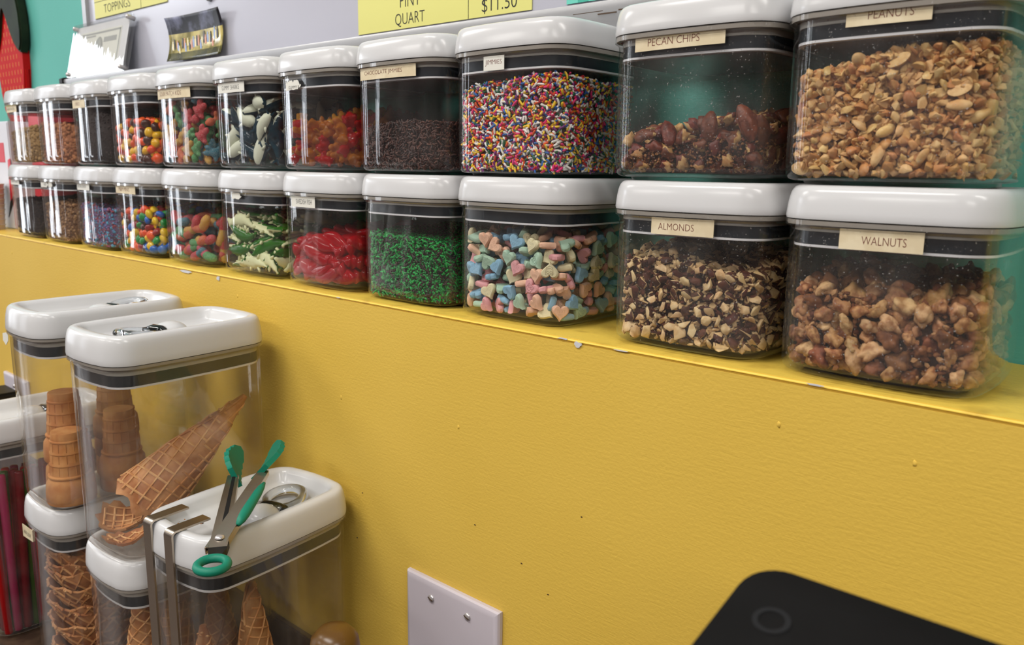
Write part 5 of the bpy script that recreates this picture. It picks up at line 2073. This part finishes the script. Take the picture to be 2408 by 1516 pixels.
# steel hooks over the rim of jar E
def hook(x, y, rot, label):
    """flat steel strap: lies on the rim, bends over the edge and hangs down"""
    bm = bmesh.new()
    wd, th = .0115, .0018
    path = [(0.036, .0)]
    path += [(0.004, .0)]
    for k in range(5):
        a = k / 4 * PI / 2
        path.append((.004 - .004 * math.sin(a) - .0, -.004 + .004 * math.cos(a)))
    path += [(0.0, -.186)]
    top, bot = [], []
    n = len(path)
    for i, (yy, zz) in enumerate(path):
        a = Vector(path[max(i - 1, 0)]); b = Vector(path[min(i + 1, n - 1)])
        t_ = (b - a).normalized()
        nn = Vector((-t_.y, t_.x)) * -1
        top.append((yy + nn.x * th * -.5, zz + nn.y * th * -.5))
        bot.append((yy + nn.x * th * .5, zz + nn.y * th * .5))
    V = []
    for yy, zz in top + bot:
        V += [bm.verts.new((-wd / 2, yy, zz)), bm.verts.new((wd / 2, yy, zz))]
    for i in range(n - 1):
        A, B = 2 * i, 2 * (n + i)
        bm.faces.new((V[A], V[A + 1], V[A + 3], V[A + 2]))
        bm.faces.new((V[B + 1], V[B], V[B + 2], V[B + 3]))
        bm.faces.new((V[A], V[A + 2], V[B + 2], V[B]))
        bm.faces.new((V[A + 1], V[B + 1], V[B + 3], V[A + 3]))
    bm.faces.new((V[0], V[2 * n], V[2 * n + 1], V[1]))
    bm.faces.new((V[2 * n - 2], V[2 * n - 1], V[4 * n - 1], V[4 * n - 2]))
    es = [e for e in bm.edges if abs(abs(e.verts[0].co.x) - wd / 2) < 1e-5 and len(e.link_faces) == 2 and e.calc_face_angle(0) > 1.2]
    bmesh.ops.bevel(bm, geom=es, offset=.0004, segments=1, affect='EDGES')
    o = bmobj('steel_hook', bm, M['steel'], None, True, .5)
    o.location = (x, y, -.1785)
    o.rotation_euler = (0, 0, rot)
    tag(o, label, 'hook', 'steel strap hooks on the tongs jar')
hook(-.6565, -.1792, math.radians(5), 'flat steel strap hooked over the lid rim, nearer the waffle cone')
hook(-.6220, -.1780, math.radians(5), 'flat steel strap hooked over the lid rim, nearer the tongs')

# ------------------------------------------------------------------ tongs
tr_ = thing('tongs', 'short steel tongs with green silicone tips lying across the white lid', 'tongs', (0, 0, 0.004))
piv = Vector((-.5640, -.1640, -.1745))
endp = Vector((-.5290, -.1900, -.1750))
tl_ = Vector((-.6720, -.0830, -.1530))
tr2 = Vector((-.6450, -.0560, -.1470))
def strap(bm, pts_, widths, th, nrm):
    """bent sheet strap along pts"""
    nrm = Vector(nrm).normalized()
    rings = []
    P_ = [Vector(p) for p in pts_]
    for i, p in enumerate(P_):
        t_ = (P_[min(i + 1, len(P_) - 1)] - P_[max(i - 1, 0)]).normalized()
        s_ = t_.cross(nrm).normalized()
        n2 = s_.cross(t_)
        w_ = widths[i] / 2
        rings.append([bm.verts.new(p + s_ * w_ + n2 * th), bm.verts.new(p + s_ * w_ - n2 * th), bm.verts.new(p - s_ * w_ - n2 * th), bm.verts.new(p - s_ * w_ + n2 * th)])
    for A, B in zip(rings, rings[1:]):
        for k in range(4):
            bm.faces.new((A[k], A[(k + 1) % 4], B[(k + 1) % 4], B[k]))
    bm.faces.new(rings[0]); bm.faces.new(list(reversed(rings[-1])))
upv = Vector((0, 0, 1))
for side, tipv in ((-1, tl_), (1, tr2)):
    d = (tipv - piv)
    sidev = d.cross(upv).normalized()
    base_ = piv - d.normalized() * .012
    e = base_ + d * .80
    bm = bmesh.new()
    # channel-shaped arm: top strap plus two flanges
    strap(bm, [base_, base_ + d * .25, base_ + d * .55, e], [.014, .013, .0115, .0095], .0006, upv)
    for q in (-1, 1):
        strap(bm, [base_ + sidev * q * .0066 - upv * .003, base_ + d * .25 + sidev * q * .0061 - upv * .0032, base_ + d * .55 + sidev * q * .0053 - upv * .003, e + sidev * q * .0044 - upv * .002], [.006, .0065, .006, .004], .0005, sidev)
    bmobj('steel_arm', bm, M['steel'], tr_, True, .5)
    # silicone jaw: scalloped shovel, standing on edge
    bm = bmesh.new()
    dn = d.normalized()
    J = []
    for i in range(13):
        t_ = i / 12
        half = .0050 + .0075 * math.sin(PI * min(1, .15 + t_ * .85)) ** .8 + .0009 * (-1) ** i
        if i == 12:
            half = .003
        c = e - dn * .004 + dn * (.046 * t_) + sidev * side * (-.002 + .004 * math.sin(PI * t_)) + upv * (.003 * t_)
        ax_ = (upv * .8 + sidev * (-.35 if side < 0 else .75)).normalized()
        J.append([c + ax_ * half, c - ax_ * half])
    th = d.cross(ax_).normalized() * .0024
    g = [[bm.verts.new(a + th), bm.verts.new(a - th), bm.verts.new(b - th), bm.verts.new(b + th)] for a, b in J]
    for A, B in zip(g, g[1:]):
        for k in range(4):
            bm.faces.new((A[k], A[(k + 1) % 4], B[(k + 1) % 4], B[k]))
    bm.faces.new(g[0]); bm.faces.new(list(reversed(g[-1])))
    bmobj('silicone_tip', bm, M['green_sil'], tr_, True, .8)
    # grip pad along the outer side of the arm
    if side == 1:
        bm = bmesh.new()
        tube(bm, [base_ + d * (.22 + .44 * i / 8) + sidev * .0075 + upv * .0000 for i in range(9)], [.0020, .0040, .0046, .0046, .0044, .0042, .0040, .0032, .0014], 8, flat=.9)
        bmobj('grip_pad', bm, M['green_sil'], tr_, True)
    else:
        bm = bmesh.new()
        strap(bm, [base_ + d * .22 + sidev * .001 + upv * .0004, base_ + d * .78 + sidev * .001 + upv * .0004], [.0035, .0028], .0007, upv)
        bmobj('black_slide', bm, M['rubber_black'], tr_, False)
bm = bmesh.new()
lathe(bm, [(0, .0022), (.0030, .0018), (.0038, .0006), (.0038, 0)], 18, Matrix.Translation(piv + upv * .0006))
bmobj('rivet', bm, M['screw'], tr_)
bm = bmesh.new()
dv = (endp - piv).normalized()
sd = dv.cross(upv)
strap(bm, [piv + dv * .004 - upv * .004, piv + dv * .016 - upv * .004, piv + dv * .026 - upv * .003], [.015, .014, .010], .0028, upv)
bmobj('black_joint', bm, M['rubber_black'], tr_, False)
bm = bmesh.new()
rings = []
for i in range(28):
    a = 2 * PI * i / 28
    c = endp + dv * (math.cos(a) * .0108) + sd * (math.sin(a) * .0108)
    o_ = (dv * math.cos(a) + sd * math.sin(a))
    rings.append([bm.verts.new(c + o_ * math.cos(2 * PI * k / 10) * .0034 + upv * math.sin(2 * PI * k / 10) * .0034) for k in range(10)])
for i in range(28):
    A, B = rings[i], rings[(i + 1) % 28]
    for k in range(10):
        bm.faces.new((A[k], A[(k + 1) % 10], B[(k + 1) % 10], B[k]))
bmobj('hanging_ring', bm, M['green_sil'], tr_)

# ------------------------------------------------------------------ amber tub beside the tongs jar
M['amber'] = mat('amber_plastic', (96, 66, 26), .3, .5)
t = thing('amber_bottle', 'amber plastic bottle with a rounded cap beside the tongs jar', 'bottle', (-.480, -.118, ZC))
bm = bmesh.new()
lathe(bm, [(0, 0), (.026, 0), (.029, .003), (.029, .150), (.026, .170), (.017, .182), (.017, .190), (0, .190)], 32)
bmobj('bottle_body', bm, M['amber'], t, True, .9)
bm = bmesh.new()
lathe(bm, [(0, .188), (.0195, .188), (.020, .190), (.020, .208), (.0185, .218), (.013, .2245), (.006, .2262), (0, .2265)], 32)
bmobj('cap', bm, M['amber'], t, True, .9)

# ------------------------------------------------------------------ black tablet in the near corner
M['tablet'] = mat('matte_black', (14, 13, 13), .6, .15, col2=(18, 17, 17), nscale=20)
t = thing('tablet', 'out of focus black tablet standing in the near corner', 'tablet', (-.1030, -.2180, -.0075))
tl = math.atan(.235)
Rm = Matrix.Rotation(tl, 3, 'X')
o = loft('tablet_back', .25, .18, .0135, [(.002, -.009), (0, -.007), (0, -.0015), (.0012, 0)], M['tablet'], t)
o.matrix_local = Matrix.Rotation(tl, 4, 'X') @ Matrix.Translation((.125, -.09, 0))
M['ring_print'] = mat('faint_grey_print', (30, 30, 31), .5, .2)
bm = bmesh.new()
n = 40
a_ = [bm.verts.new((.0058 * math.cos(2 * PI * i / n), .0058 * math.sin(2 * PI * i / n), .0002)) for i in range(n)]
b_ = [bm.verts.new((.0040 * math.cos(2 * PI * i / n), .0040 * math.sin(2 * PI * i / n), .0002)) for i in range(n)]
for i in range(n):
    bm.faces.new((a_[i], a_[(i + 1) % n], b_[(i + 1) % n], b_[i]))
o = bmobj('ring_mark', bm, M['ring_print'], t)
o.matrix_local = Matrix.Rotation(tl, 4, 'X') @ Matrix.Translation((.0165, -.0250, 0))
bm = bmesh.new()
tube(bm, [(.15, -.10, -.035), (.15, -.10, -.445)], .012, 16)
bmobj('stand_post', bm, M['black_plastic'], t, True, .6)
bm = bmesh.new()
lathe(bm, [(0, 0), (.06, 0), (.06, .006), (.014, .012), (0, .012)], 32, Matrix.Translation((.15, -.10, ZC + .0077)))
bmobj('stand_base', bm, M['black_plastic'], t, True, .6)
print('OBJECTS', len(sc.objects), 'hearts', nh)
